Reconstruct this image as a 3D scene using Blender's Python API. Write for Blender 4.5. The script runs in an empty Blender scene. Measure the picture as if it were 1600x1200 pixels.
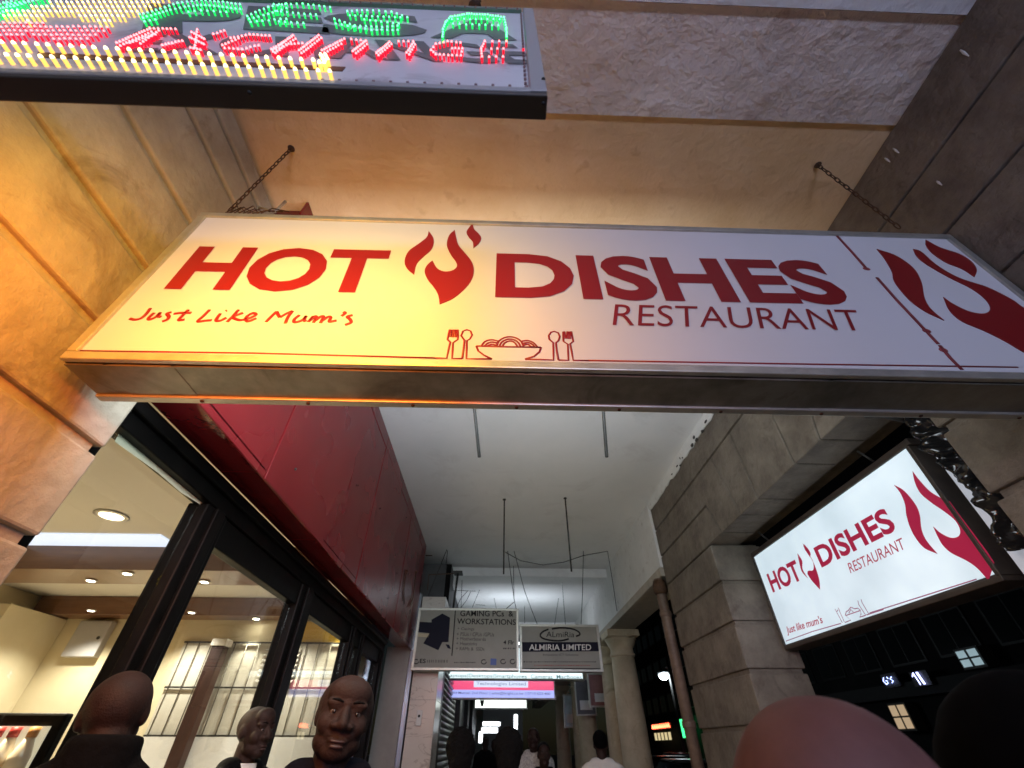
import bpy, bmesh, math, random
from mathutils import Vector, Matrix
from mathutils.geometry import tessellate_polygon

random.seed(7)
scene = bpy.context.scene
COL = scene.collection

# ------------------------------------------------------------------ camera
CAM = Vector((0, 0, 1.55))
FPX = 658.23                       # focal length in photograph pixels (1600 wide)
PITCH, ROLL, YAW = 0.710572, 0.0025134, 0.0286966
_f = Vector((math.sin(YAW) * math.cos(PITCH), math.cos(YAW) * math.cos(PITCH), math.sin(PITCH)))
_r = Vector((math.cos(YAW), -math.sin(YAW), 0))
_u = _r.cross(_f)
CX = _r * math.cos(ROLL) + _u * math.sin(ROLL)
CY = -_r * math.sin(ROLL) + _u * math.cos(ROLL)
CZ = _f
cam = bpy.data.cameras.new('camera')
cam.sensor_width = 36.0
cam.lens = FPX / 1600 * 36
cam.clip_start = 0.02
cam.clip_end = 500
cam.dof.use_dof = True
cam.dof.focus_distance = 1.6
cam.dof.aperture_fstop = 4.5
camo = bpy.data.objects.new('camera', cam)
camo.matrix_world = Matrix(((CX.x, CY.x, -CZ.x, CAM.x), (CX.y, CY.y, -CZ.y, CAM.y), (CX.z, CY.z, -CZ.z, CAM.z), (0, 0, 0, 1)))
COL.objects.link(camo)
scene.camera = camo

# ------------------------------------------------------------------ night sky
world = bpy.data.worlds.new('World')
scene.world = world
world.use_nodes = True
_n = world.node_tree.nodes
_sky = _n.new('ShaderNodeTexSky')
_sky.sky_type = 'NISHITA'
_sky.sun_disc = False
_sky.sun_elevation = math.radians(12)
_sky.sun_rotation = math.radians(200)
world.node_tree.links.new(_sky.outputs[0], _n['Background'].inputs[0])
_n['Background'].inputs[1].default_value = 0.0012

scene.view_settings.view_transform = 'Standard'
scene.view_settings.look = 'None'
scene.view_settings.exposure = 0.6
scene.view_settings.gamma = 1
try:
    scene.cycles.use_denoising = True
    scene.cycles.max_bounces = 5
    scene.cycles.transparent_max_bounces = 12
    scene.cycles.sample_clamp_indirect = 4
    scene.cycles.caustics_reflective = False
    scene.cycles.caustics_refractive = False
except Exception:
    pass

# ------------------------------------------------------------------ helpers
def ray(px, py):
    return CX * ((px - 800) / FPX) - CY * ((py - 600) / FPX) + CZ
def U(px, py, X=None, Y=None, Z=None):
    """photograph pixel -> world point on a plane X=, Y= or Z="""
    d = ray(px, py)
    if X is not None: t = (X - CAM.x) / d.x
    elif Y is not None: t = (Y - CAM.y) / d.y
    else: t = (Z - CAM.z) / d.z
    return CAM + d * t

def tag(o, label=None, cat=None, group=None, kind=None):
    if label: o['label'] = label
    if cat: o['category'] = cat
    if group: o['group'] = group
    if kind: o['kind'] = kind
    return o
def thing(name, loc, label, cat, group=None):
    o = bpy.data.objects.new(name, None)
    o.empty_display_size = 0.1
    o.location = loc
    COL.objects.link(o)
    return tag(o, label, cat, group)
def wloc(o):
    p = Vector((0, 0, 0))
    while o is not None:
        p += Vector(o.location); o = o.parent
    return p
def link(name, me, parent=None, loc=None):
    o = bpy.data.objects.new(name, me)
    COL.objects.link(o)
    if parent is not None: o.parent = parent
    if loc is not None: o.location = loc
    return o

class MB:
    """collects shapes in world coordinates, builds ONE mesh object"""
    def __init__(s): s.v = []; s.f = []; s.sm = []
    def add(s, vs, fs, smooth=False):
        b = len(s.v); s.v += [Vector(q) for q in vs]
        s.f += [[b + i for i in q] for q in fs]; s.sm += [smooth] * len(fs)
        return s
    def box(s, x0, x1, y0, y1, z0, z1):
        return s.add([(x0, y0, z0), (x1, y0, z0), (x1, y1, z0), (x0, y1, z0), (x0, y0, z1), (x1, y0, z1), (x1, y1, z1), (x0, y1, z1)],
                     [(0, 3, 2, 1), (4, 5, 6, 7), (0, 1, 5, 4), (1, 2, 6, 5), (2, 3, 7, 6), (3, 0, 4, 7)])
    def quad(s, a, b, c, d): return s.add([a, b, c, d], [(0, 1, 2, 3)])
    def obox(s, o, a, b, c):
        o, a, b, c = map(Vector, (o, a, b, c))
        return s.add([o, o + a, o + a + b, o + b, o + c, o + a + c, o + a + b + c, o + b + c],
                     [(0, 3, 2, 1), (4, 5, 6, 7), (0, 1, 5, 4), (1, 2, 6, 5), (2, 3, 7, 6), (3, 0, 4, 7)])
    def tube(s, pts, r, n=8, cap=True, squash=None):
        pts = [Vector(p) for p in pts]
        rr = r if isinstance(r, (list, tuple)) else [r] * len(pts)
        vs, fs = [], []
        up = None
        for i, p in enumerate(pts):
            t = (pts[min(i + 1, len(pts) - 1)] - pts[max(i - 1, 0)])
            if t.length < 1e-9: t = Vector((0, 0, 1))
            t.normalize()
            if up is None:
                up = Vector((0, 0, 1)) if abs(t.z) < .9 else Vector((1, 0, 0))
                if squash: up = Vector(squash)
            if squash: up = Vector(squash)
            a = t.cross(up)
            if a.length < 1e-6: a = t.cross(Vector((0.3, 1, .2)))
            a.normalize(); b = a.cross(t).normalized()
            if not squash: up = b
            for k in range(n):
                w = 2 * math.pi * k / n
                vs.append(p + a * (rr[i] * math.cos(w)) + b * (rr[i] * math.sin(w) * (.25 if squash else 1)))
        for i in range(len(pts) - 1):
            for k in range(n):
                fs.append((i * n + k, i * n + (k + 1) % n, (i + 1) * n + (k + 1) % n, (i + 1) * n + k))
        s.add(vs, fs, True)
        if cap:
            m = len(pts) - 1
            s.f += [[len(s.v) - len(vs) + k for k in range(n)][::-1], [len(s.v) - len(vs) + m * n + k for k in range(n)]]
            s.sm += [False, False]
        return s
    def lathe(s, c, prof, n=24, axis='Z'):
        """prof: list of (radius, height)"""
        c = Vector(c); vs, fs = [], []
        for r, h in prof:
            for k in range(n):
                w = 2 * math.pi * k / n
                if axis == 'Z': vs.append(c + Vector((r * math.cos(w), r * math.sin(w), h)))
                elif axis == 'Y': vs.append(c + Vector((r * math.cos(w), h, -r * math.sin(w))))
                else: vs.append(c + Vector((h, r * math.cos(w), r * math.sin(w))))
        m = len(prof)
        for i in range(m - 1):
            for k in range(n):
                fs.append((i * n + k, i * n + (k + 1) % n, (i + 1) * n + (k + 1) % n, (i + 1) * n + k))
        s.add(vs, fs, True)
        b = len(s.v) - len(vs)
        s.f += [[b + k for k in range(n)][::-1], [b + (m - 1) * n + k for k in range(n)]]; s.sm += [False, False]
        return s
    def ball(s, c, r, nu=16, nv=10, rot=None):
        c = Vector(c); r = Vector(r) if not isinstance(r, (int, float)) else Vector((r, r, r))
        vs, fs = [], []
        for j in range(1, nv):
            th = math.pi * j / nv
            for k in range(nu):
                w = 2 * math.pi * k / nu
                q = Vector((r.x * math.sin(th) * math.cos(w), r.y * math.sin(th) * math.sin(w), r.z * math.cos(th)))
                vs.append(c + (rot @ q if rot else q))
        top = len(vs); q = Vector((0, 0, r.z)); vs.append(c + (rot @ q if rot else q)); vs.append(c - (rot @ q if rot else q))
        for j in range(nv - 2):
            for k in range(nu):
                fs.append((j * nu + k, (j + 1) * nu + k, (j + 1) * nu + (k + 1) % nu, j * nu + (k + 1) % nu))
        for k in range(nu):
            fs.append((top, k, (k + 1) % nu)); fs.append((top + 1, (nv - 2) * nu + (k + 1) % nu, (nv - 2) * nu + k))
        return s.add(vs, fs, True)
    def capsule(s, a, b, ra, rb, n=14):
        a, b = Vector(a), Vector(b); d = b - a; L = d.length; d = d / L
        pts, rr = [], []
        for w in (-1.0, -.92, -.7, -.38, 0):
            pts.append(a + d * (ra * w)); rr.append(max(1e-4, ra * math.sqrt(1 - w * w)))
        for w in (.33, .66):
            pts.append(a + d * (L * w)); rr.append(ra + (rb - ra) * w)
        for w in (0, .38, .7, .92, 1.0):
            pts.append(b + d * (rb * w)); rr.append(max(1e-4, rb * math.sqrt(1 - w * w)))
        return s.tube(pts, rr, n)
    def mesh(s, name, mat, off=Vector((0, 0, 0))):
        me = bpy.data.meshes.new(name)
        me.from_pydata([tuple(q - off) for q in s.v], [], s.f)
        me.polygons.foreach_set('use_smooth', s.sm)
        if mat: me.materials.append(mat)
        me.update()
        return me
    def build(s, name, mat, parent=None, bevel=0, seg=2, kind=None, label=None):
        off = wloc(parent) if parent is not None else Vector((0, 0, 0))
        me = s.mesh(name, mat, off)
        if bevel:
            bm = bmesh.new(); bm.from_mesh(me)
            bmesh.ops.bevel(bm, geom=bm.edges[:], offset=bevel, segments=seg, profile=.5, affect='EDGES', clamp_overlap=True)
            bm.to_mesh(me); bm.free()
        o = link(name, me, parent)
        if kind: o['kind'] = kind
        if label: o['label'] = label
        return o

def curve(pts, closed=False, sub=6):
    """Catmull-Rom through pts; a third item on a point marks a sharp tip"""
    n = len(pts); out = []
    def tip(i): return len(pts[i]) > 2
    for i in range(n if closed else n - 1):
        p1 = Vector(pts[i][:2]); j = (i + 1) % n; p2 = Vector(pts[j][:2])
        p0 = Vector(pts[(i - 1) % n][:2]) if (closed or i > 0) and not tip(i) else p1 * 2 - p2
        p3 = Vector(pts[(j + 1) % n][:2]) if (closed or j < n - 1) and not tip(j) else p2 * 2 - p1
        for k in range(sub):
            t = k / sub
            out.append(.5 * (2 * p1 + (p2 - p0) * t + (2 * p0 - 5 * p1 + 4 * p2 - p3) * t * t + (3 * p1 - p0 - 3 * p2 + p3) * t ** 3))
    if not closed: out.append(Vector(pts[-1][:2]))
    return out

# ------------------------------------------------------------------ materials
MATS = {}
def mat(name, col, rough=.6, metal=0, col2=None, nscale=6, namt=1.0, bscale=0, bstr=.2, emit=None, estr=0, stain=None, sstain=2.0, coat=0, spec=.5, detail=5, stretch=None, lo=.35, hi=.65):
    if name in MATS: return MATS[name]
    m = bpy.data.materials.new(name); m.use_nodes = True
    nt = m.node_tree; N = nt.nodes; L = nt.links; b = N['Principled BSDF']
    b.inputs['Base Color'].default_value = (*col, 1); b.inputs['Roughness'].default_value = rough
    b.inputs['Metallic'].default_value = metal; b.inputs['Specular IOR Level'].default_value = spec
    if coat: b.inputs['Coat Weight'].default_value = coat; b.inputs['Coat Roughness'].default_value = .08
    geo = N.new('ShaderNodeNewGeometry'); vec = geo.outputs['Position']
    if stretch:
        mp = N.new('ShaderNodeMapping'); mp.inputs['Scale'].default_value = stretch
        L.new(vec, mp.inputs['Vector']); vec = mp.outputs[0]
    cur = None
    if col2:
        nz = N.new('ShaderNodeTexNoise'); nz.inputs['Scale'].default_value = nscale; nz.inputs['Detail'].default_value = detail
        nz.inputs['Roughness'].default_value = .65
        L.new(vec, nz.inputs['Vector'])
        rp = N.new('ShaderNodeValToRGB'); rp.color_ramp.elements[0].position = lo; rp.color_ramp.elements[1].position = hi
        rp.color_ramp.elements[0].color = (*col, 1); rp.color_ramp.elements[1].color = (*[a + (c - a) * namt for a, c in zip(col, col2)], 1)
        L.new(nz.outputs['Fac'], rp.inputs[0]); cur = rp.outputs[0]
        mr = N.new('ShaderNodeMapRange'); mr.inputs['To Min'].default_value = max(0, rough - .08); mr.inputs['To Max'].default_value = min(1, rough + .1)
        L.new(nz.outputs['Fac'], mr.inputs['Value']); L.new(mr.outputs[0], b.inputs['Roughness'])
    if stain:
        n2 = N.new('ShaderNodeTexNoise'); n2.inputs['Scale'].default_value = sstain; n2.inputs['Detail'].default_value = 5; n2.inputs['Roughness'].default_value = .7
        n2.inputs['Distortion'].default_value = .8
        L.new(vec, n2.inputs['Vector'])
        r2 = N.new('ShaderNodeValToRGB'); r2.color_ramp.elements[0].position = .55; r2.color_ramp.elements[1].position = .72
        r2.color_ramp.elements[0].color = (0, 0, 0, 1); r2.color_ramp.elements[1].color = (.8, .8, .8, 1)
        L.new(n2.outputs['Fac'], r2.inputs[0])
        mx = N.new('ShaderNodeMix'); mx.data_type = 'RGBA'
        L.new(r2.outputs[0], mx.inputs['Factor'])
        if cur: L.new(cur, mx.inputs['A'])
        else: mx.inputs['A'].default_value = (*col, 1)
        mx.inputs['B'].default_value = (*stain, 1); cur = mx.outputs['Result']
    if cur: L.new(cur, b.inputs['Base Color'])
    if bscale:
        n3 = N.new('ShaderNodeTexNoise'); n3.inputs['Scale'].default_value = bscale; n3.inputs['Detail'].default_value = min(4, detail); n3.inputs['Roughness'].default_value = .6
        L.new(vec, n3.inputs['Vector'])
        bp = N.new('ShaderNodeBump'); bp.inputs['Strength'].default_value = bstr; bp.inputs['Distance'].default_value = .03
        L.new(n3.outputs['Fac'], bp.inputs['Height']); L.new(bp.outputs[0], b.inputs['Normal'])
    if emit:
        b.inputs['Emission Color'].default_value = (*emit, 1); b.inputs['Emission Strength'].default_value = estr
    MATS[name] = m
    return m

def mat_plaster_flaked(name, col, col2, scar, scale=3.2, depth=.5):
    """painted plaster with lifted, flaking patches: relief only, colour from dirt"""
    m = bpy.data.materials.new(name); m.use_nodes = True
    N = m.node_tree.nodes; L = m.node_tree.links; b = N['Principled BSDF']; b.inputs['Roughness'].default_value = .75
    g = N.new('ShaderNodeNewGeometry')
    n1 = N.new('ShaderNodeTexNoise'); n1.inputs['Scale'].default_value = scale; n1.inputs['Detail'].default_value = 8; n1.inputs['Roughness'].default_value = .68; n1.inputs['Distortion'].default_value = .15
    n2 = N.new('ShaderNodeTexNoise'); n2.inputs['Scale'].default_value = scale * 4.5; n2.inputs['Detail'].default_value = 6; n2.inputs['Distortion'].default_value = .25
    n3 = N.new('ShaderNodeTexNoise'); n3.inputs['Scale'].default_value = 45; n3.inputs['Detail'].default_value = 4
    for n in (n1, n2, n3): L.new(g.outputs['Position'], n.inputs['Vector'])
    r1 = N.new('ShaderNodeValToRGB'); r1.color_ramp.elements[0].position = .35; r1.color_ramp.elements[1].position = .68
    r1.color_ramp.elements[0].color = (*col, 1); r1.color_ramp.elements[1].color = (*col2, 1); L.new(n1.outputs['Fac'], r1.inputs[0])
    r2 = N.new('ShaderNodeValToRGB'); r2.color_ramp.elements[0].position = .62; r2.color_ramp.elements[1].position = .70
    r2.color_ramp.elements[0].color = (0, 0, 0, 1); r2.color_ramp.elements[1].color = (1, 1, 1, 1); L.new(n2.outputs['Fac'], r2.inputs[0])
    mx = N.new('ShaderNodeMix'); mx.data_type = 'RGBA'; L.new(r1.outputs[0], mx.inputs['A']); mx.inputs['B'].default_value = (*scar, 1)
    mm = N.new('ShaderNodeMath'); mm.operation = 'MULTIPLY'; mm.inputs[1].default_value = .45; L.new(r2.outputs[0], mm.inputs[0]); L.new(mm.outputs[0], mx.inputs['Factor'])
    L.new(mx.outputs['Result'], b.inputs['Base Color'])
    s = N.new('ShaderNodeMath'); s.operation = 'MULTIPLY_ADD'; L.new(n2.outputs['Fac'], s.inputs[0]); s.inputs[1].default_value = .7; L.new(n1.outputs['Fac'], s.inputs[2])
    s2 = N.new('ShaderNodeMath'); s2.operation = 'MULTIPLY_ADD'; L.new(n3.outputs['Fac'], s2.inputs[0]); s2.inputs[1].default_value = .12; L.new(s.outputs[0], s2.inputs[2])
    bp = N.new('ShaderNodeBump'); bp.inputs['Strength'].default_value = depth; bp.inputs['Distance'].default_value = .06
    L.new(s2.outputs[0], bp.inputs['Height']); L.new(bp.outputs[0], b.inputs['Normal'])
    MATS[name] = m
    return m

def mat_emit(name, col, strength, base=(.5, .5, .5), rough=.35, col2=None, nscale=4):
    m = mat(name, base, rough, emit=col, estr=strength)
    if name not in ('lit_sign_face', 'sign_face_plastic', 'added_rear_glow', 'bright_box_white', 'pink_box', 'lilac_box', 'far_box_white', 'cove_glow', 'screen_glow'): m.cycles.emission_sampling = 'NONE'     # hundreds of tiny lamps: not sampled one by one
    if col2:      # noise patches blend a dimmer colour into the emission
        N = m.node_tree.nodes; L = m.node_tree.links; b = N['Principled BSDF']
        g = N.new('ShaderNodeNewGeometry'); n = N.new('ShaderNodeTexNoise'); n.inputs['Scale'].default_value = nscale; n.inputs['Detail'].default_value = 8
        L.new(g.outputs['Position'], n.inputs['Vector'])
        r = N.new('ShaderNodeValToRGB'); r.color_ramp.elements[0].position = .38; r.color_ramp.elements[1].position = .66
        r.color_ramp.elements[0].color = (*col2, 1); r.color_ramp.elements[1].color = (*col, 1)
        L.new(n.outputs['Fac'], r.inputs[0]); L.new(r.outputs[0], b.inputs['Emission Color'])
    return m

def mat_glass(name, tint=(.95, .97, .96), refl=1.0):
    m = bpy.data.materials.new(name); m.use_nodes = True
    N = m.node_tree.nodes; L = m.node_tree.links; N.remove(N['Principled BSDF']); out = N['Material Output']
    t = N.new('ShaderNodeBsdfTransparent'); t.inputs[0].default_value = (*tint, 1)
    g = N.new('ShaderNodeBsdfGlossy'); g.inputs['Roughness'].default_value = .02
    lw = N.new('ShaderNodeLayerWeight'); pw = N.new('ShaderNodeMath'); pw.operation = 'POWER'; pw.inputs[1].default_value = 5
    L.new(lw.outputs['Facing'], pw.inputs[0])
    fr = N.new('ShaderNodeMath'); fr.operation = 'MULTIPLY_ADD'; fr.use_clamp = True; fr.inputs[1].default_value = 1.4; fr.inputs[2].default_value = .05; L.new(pw.outputs[0], fr.inputs[0])
    mx = N.new('ShaderNodeMixShader'); L.new(fr.outputs[0], mx.inputs[0]); L.new(t.outputs[0], mx.inputs[1]); L.new(g.outputs[0], mx.inputs[2])
    L.new(mx.outputs[0], out.inputs[0]); MATS[name] = m
    return m

STONE = mat('stone_painted', (.31, .265, .20), .7, col2=(.42, .37, .29), nscale=4.2, bscale=18, bstr=.28, stain=(.20, .15, .10), sstain=3.4)
STONE_D = mat('stone_brown', (.105, .086, .066), .75, col2=(.185, .158, .126), nscale=4.5, bscale=16, bstr=.5, stain=(.075, .056, .04), sstain=4.2)
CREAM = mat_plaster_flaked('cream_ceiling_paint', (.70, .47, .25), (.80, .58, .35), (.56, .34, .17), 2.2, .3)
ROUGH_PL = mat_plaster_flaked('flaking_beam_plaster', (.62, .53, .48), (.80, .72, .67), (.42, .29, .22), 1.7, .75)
WHITE_PL = mat('white_ceiling_paint', (.82, .83, .82), .75, col2=(.87, .87, .86), nscale=1.6, bscale=14, bstr=.06, stain=(.72, .715, .70), sstain=1.3)
WHITE_WORN = mat_plaster_flaked('worn_white_paint', (.66, .66, .64), (.76, .76, .74), (.40, .36, .32), 2.4, .3)
ALU = mat('aluminium_frame', (.42, .42, .38), .42, .7, col2=(.55, .54, .48), nscale=9, bscale=30, bstr=.05)
SHEET = mat('weathered_sheet_metal', (.17, .165, .14), .38, .6, col2=(.30, .295, .26), nscale=5, bscale=6, bstr=.12, stain=(.09, .075, .06), sstain=3)
BLACKM = mat('black_painted_metal', (.003, .003, .003), .42, col2=(.006, .0055, .005), nscale=8, bscale=20, bstr=.03, spec=.08)
BLACKD = mat('dull_black_metal', (.016, .015, .014), .55, col2=(.03, .028, .026), nscale=12)
RUST = mat('rusty_iron', (.05, .028, .016), .7, .4, col2=(.12, .06, .03), nscale=40)
WIRE = mat('dark_wire', (.02, .018, .016), .6)
REDP = mat('glossy_red_panel', (.15, .006, .009), .26, col2=(.19, .009, .012), nscale=1.5, detail=2, bscale=1.1, bstr=.10, spec=.4)
REDDARK = mat('dark_red_panel', (.10, .008, .008), .35, col2=(.12, .010, .010), nscale=3)
REDINK = mat_emit('red_vinyl', (.52, .008, .012), .004, (.20, .0065, .009), .4)
SIGNFACE = mat_emit('sign_face_plastic', (.54, .58, .90), .075, (.46, .455, .47), .38, col2=(.50, .53, .77), nscale=3.0)  # faint cool glow added; this face is not lit from inside
S2FACE = mat_emit('lit_sign_face', (.74, .90, 1.0), .54, (.5, .5, .5), .4, col2=(.50, .66, .76), nscale=1.8)
S2INK = mat_emit('lit_crimson_vinyl', (.30, .010, .048), .50, (.25, .01, .03), .4)
S2LINE = mat_emit('lit_thin_vinyl', (.25, .10, .18), .5, (.2, .05, .08), .4)
GLASS = mat_glass('shop_glass')
WOODB = mat('brown_laminate', (.12, .052, .026), .35, col2=(.17, .08, .04), nscale=2.5, stretch=(1, 12, 12), coat=.2)
SHOPCEIL = mat('shop_ceiling_paint', (.62, .59, .54), .7, col2=(.66, .63, .58), nscale=2)
SHOPWALL = mat('shop_wall_paint', (.64, .55, .36), .7, col2=(.70, .61, .42), nscale=1.5, bscale=40, bstr=.03)
YELLOWW = mat('yellow_wall_band', (.70, .45, .06), .6, col2=(.76, .50, .08), nscale=2)
MARBLE = mat('marble_tile', (.66, .60, .53), .22, col2=(.72, .67, .60), nscale=1.5)
def _veins(m):
    N = m.node_tree.nodes; L = m.node_tree.links; b = N['Principled BSDF']
    g = N.new('ShaderNodeNewGeometry'); n = N.new('ShaderNodeTexNoise'); n.inputs['Scale'].default_value = 1.7; n.inputs['Detail'].default_value = 5; n.inputs['Distortion'].default_value = 1.2
    mp = N.new('ShaderNodeMapping'); mp.inputs['Rotation'].default_value = (0, .7, 0); mp.inputs['Scale'].default_value = (1, 1, 2.4)
    L.new(g.outputs['Position'], mp.inputs[0]); L.new(mp.outputs[0], n.inputs['Vector'])
    r = N.new('ShaderNodeValToRGB'); e = r.color_ramp.elements
    e[0].position = .485; e[0].color = (0, 0, 0, 1); e[1].position = .5; e[1].color = (.65, .65, .65, 1); q = e.new(.515); q.color = (0, 0, 0, 1)
    L.new(n.outputs['Fac'], r.inputs[0])
    old = b.inputs['Base Color'].links[0].from_socket
    mx = N.new('ShaderNodeMix'); mx.data_type = 'RGBA'; L.new(r.outputs[0], mx.inputs['Factor']); L.new(old, mx.inputs['A']); mx.inputs['B'].default_value = (.36, .29, .24, 1)
    L.new(mx.outputs['Result'], b.inputs['Base Color'])
_veins(MARBLE)
COLUMN = mat('column_plaster', (.47, .40, .27), .7, col2=(.58, .50, .35), nscale=5, bscale=25, bstr=.1, stain=(.33, .26, .16), sstain=3)
WPLASTIC = mat('white_plastic', (.7, .69, .66), .4)

# ------------------------------------------------------------------ text
def text_mesh(body, bold=0.0, shear=0.0, space=1.0):
    cu = bpy.data.curves.new('txt', 'FONT'); cu.body = body; cu.offset = bold; cu.shear = shear; cu.space_character = space
    cu.resolution_u = 4; cu.fill_mode = 'FRONT'
    o = bpy.data.objects.new('txt', cu); COL.objects.link(o)
    bpy.context.view_layer.update()
    dg = bpy.context.evaluated_depsgraph_get()
    ev = o.evaluated_get(dg); me = ev.to_mesh()
    vs = [v.co.copy() for v in me.vertices]; fs = [list(p.vertices) for p in me.polygons]
    ev.to_mesh_clear()
    bpy.data.objects.remove(o); bpy.data.curves.remove(cu)
    return vs, fs

class Panel:
    """a flat sign face: origin, text direction u, up v, normal n"""
    def __init__(s, O, u, v):
        s.O = Vector(O); s.u = Vector(u).normalized(); s.v = Vector(v).normalized(); s.n = s.u.cross(s.v).normalized()
    def w(s, a, b, c=0): return s.O + s.u * a + s.v * b + s.n * c
    def px(s, x, y, c=0):
        d = ray(x, y); o = s.O + s.n * c
        t = (o - CAM).dot(s.n) / d.dot(s.n)
        return CAM + d * t
    def ab(s, x, y):
        q = s.px(x, y) - s.O
        return q.dot(s.u), q.dot(s.v)
    def text(s, body, bl, tl, tr, mat_, parent, name='lettering', bold=0, shear=0, c=.003, space=1.0, px=True, label=None):
        vs, fs = text_mesh(body, bold, shear, space)
        x0 = min(v.x for v in vs); x1 = max(v.x for v in vs); y0 = min(v.y for v in vs); y1 = max(v.y for v in vs)
        if px: bl, tl, tr = s.ab(*bl), s.ab(*tl), s.ab(*tr)
        bl, tl, tr = Vector(bl), Vector(tl), Vector(tr)
        out = []
        for v in vs:
            q = bl + (tr - tl) * ((v.x - x0) / (x1 - x0)) + (tl - bl) * ((v.y - y0) / (y1 - y0))
            out.append(s.w(q.x, q.y, c))
        # one mesh per word: cut where a wide gap runs through the line
        spans = sorted((min(vs[i].x for i in f), max(vs[i].x for i in f), k) for k, f in enumerate(fs))
        words, end = [], -1e9
        for a, b_, k in spans:
            if a - end > .20 * space: words.append([])
            words[-1].append(k); end = max(end, b_)
        for wd in words:
            used = sorted({i for k in wd for i in fs[k]}); ix = {i: n for n, i in enumerate(used)}
            MB().add([out[i] for i in used], [[ix[i] for i in fs[k]] for k in wd]).build(name, mat_, parent, label=label)
    def fill(s, mb, pts, c=.003, px=True, sub=6, smooth=True):
        """filled print with a little thickness"""
        if px: pts = [tuple(s.ab(*q[:2])) + tuple(q[2:]) for q in pts]
        P = curve(pts, True, sub) if smooth else [Vector(q[:2]) for q in pts]
        tri = tessellate_polygon([[Vector((q.x, q.y, 0)) for q in P]])
        top = [s.w(q.x, q.y, c) for q in P]; n = len(P)
        bot = [s.w(q.x, q.y, c - .0025) for q in P]
        fs = []
        for t in tri:
            a, b_, d = [P[i] for i in t]
            ar = (b_ - a).cross(d - a)
            fs.append(tuple(t) if ar > 0 else tuple(reversed(t)))
        mb.add(top + bot, fs + [(i, (i + 1) % n, n + (i + 1) % n, n + i) for i in range(n)])
    def stroke(s, mb, pts, r, c=.001, px=True, sub=5, smooth=True):
        if px: pts = [s.ab(*q[:2]) for q in pts]
        P = curve([tuple(q) for q in pts], False, sub) if smooth and len(pts) > 2 else [Vector(q[:2]) for q in pts]
        mb.tube([s.w(q.x, q.y, c) for q in P], r, 6, squash=s.n)

# ================================================================== SETTING
XL, XR, H = -1.45, 2.10, 4.15
def struct(name, mb, m, bevel=0):
    o = mb.build(name, m, None, bevel); o['kind'] = 'structure'; return o
PAVE = mat('pavement_tile', (.22, .20, .18), .6, col2=(.28, .26, .23), nscale=4, bscale=20, bstr=.1)
ASPH = mat('asphalt', (.045, .045, .047), .8, col2=(.06, .06, .06), nscale=30, bscale=80, bstr=.3)
struct('ground', MB().quad((-60, -40, -.30), (120, -40, -.30), (120, 160, -.30), (-60, 160, -.30)), mat('packed_ground', (.10, .09, .08), .9))
struct('pavement', MB().box(-.4 - 1.1, 3.6, -6, 60, -.25, 0), PAVE)
struct('kerb', MB().box(3.604, 3.75, -6, 60, -.25, -.004), mat('kerb_concrete', (.3, .3, .28), .8))
struct('road', MB().quad((3.75, -40, -.14), (15, -40, -.14), (15, 160, -.14), (3.75, 160, -.14)), ASPH)
struct('ceiling_beam', MB().box(-1.6, 2.5, -.6, .30, 4.118, 4.5), mat_plaster_flaked('pale_beam_paint', (.70, .72, .74), (.80, .82, .84), (.45, .43, .42), 2.5, .35))
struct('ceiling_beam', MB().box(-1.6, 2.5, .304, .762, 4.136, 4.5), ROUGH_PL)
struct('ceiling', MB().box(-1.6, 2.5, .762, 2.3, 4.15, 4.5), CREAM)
struct('ceiling', MB().box(-1.6, 2.5, 2.3, 8.45, 4.152, 4.5), WHITE_PL)
struct('ceiling_beam', MB().box(-1.6, 2.5, 8.45, 8.95, 4.0, 4.5), WHITE_PL, .02)
struct('ceiling', MB().box(-1.6, 2.5, 8.95, 60, 4.08, 4.5), WHITE_PL)
for y in (12.6, 16.6, 20.6, 24.6):
    struct('ceiling_beam', MB().box(-1.6, 2.5, y, y + .45, 3.75, 4.07), WHITE_PL, .02)

# ---- rusticated stone piers: each course is a block of its own
GR = .018
def pier(label, x0, x1, y0, y1, zs, m, group=None):
    t = thing('stone_pier', ((x0 + x1) / 2, (y0 + y1) / 2, 0), label, 'pier', group)
    MB().box(x0 + .024, x1 - .024, y0 + .024, y1 - .024, 0, zs[-1]).build('core', m, t)
    for a, b in zip(zs[:-1], zs[1:]):
        MB().box(x0, x1, y0, y1, a + GR, b - GR).build('stone_block', m, t, bevel=.010)
    return t
zs_l = [0, .34, .68, 1.015, 1.35, 1.69, 2.03, 2.355, 2.688, 3.01, 3.37, 3.735, 3.94, 4.10]
pier('ochre stone pier with wide grooves at the left end of the long sign', -2.05, XL, -.1, 1.365, zs_l, STONE)
zs_r = [0, .34, .68, 1.01] + [U(1225, 1240, X=XR).z] + [U(a, b, X=XR).z for a, b in ((1195, 1135), (1172, 1047), (1147, 972), (1130, 907))]
zs_r = sorted(z for z in zs_r if z > 0 or z == 0)
zs_r = [z for z in zs_r if z < 2.95] + [3.09]
tp = pier('grooved stone pier half lit white by the tilted hanging lightbox', XR, 2.60, 4.17, 5.56, zs_r, STONE_D)
pier('dark grooved stone pier beside the crumpled black plastic', XR, 2.60, .1, 1.62, [0, .34, .68, 1.01, 1.35, 1.69, 2.03, 2.36, 2.70, 3.09], STONE_D)

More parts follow.
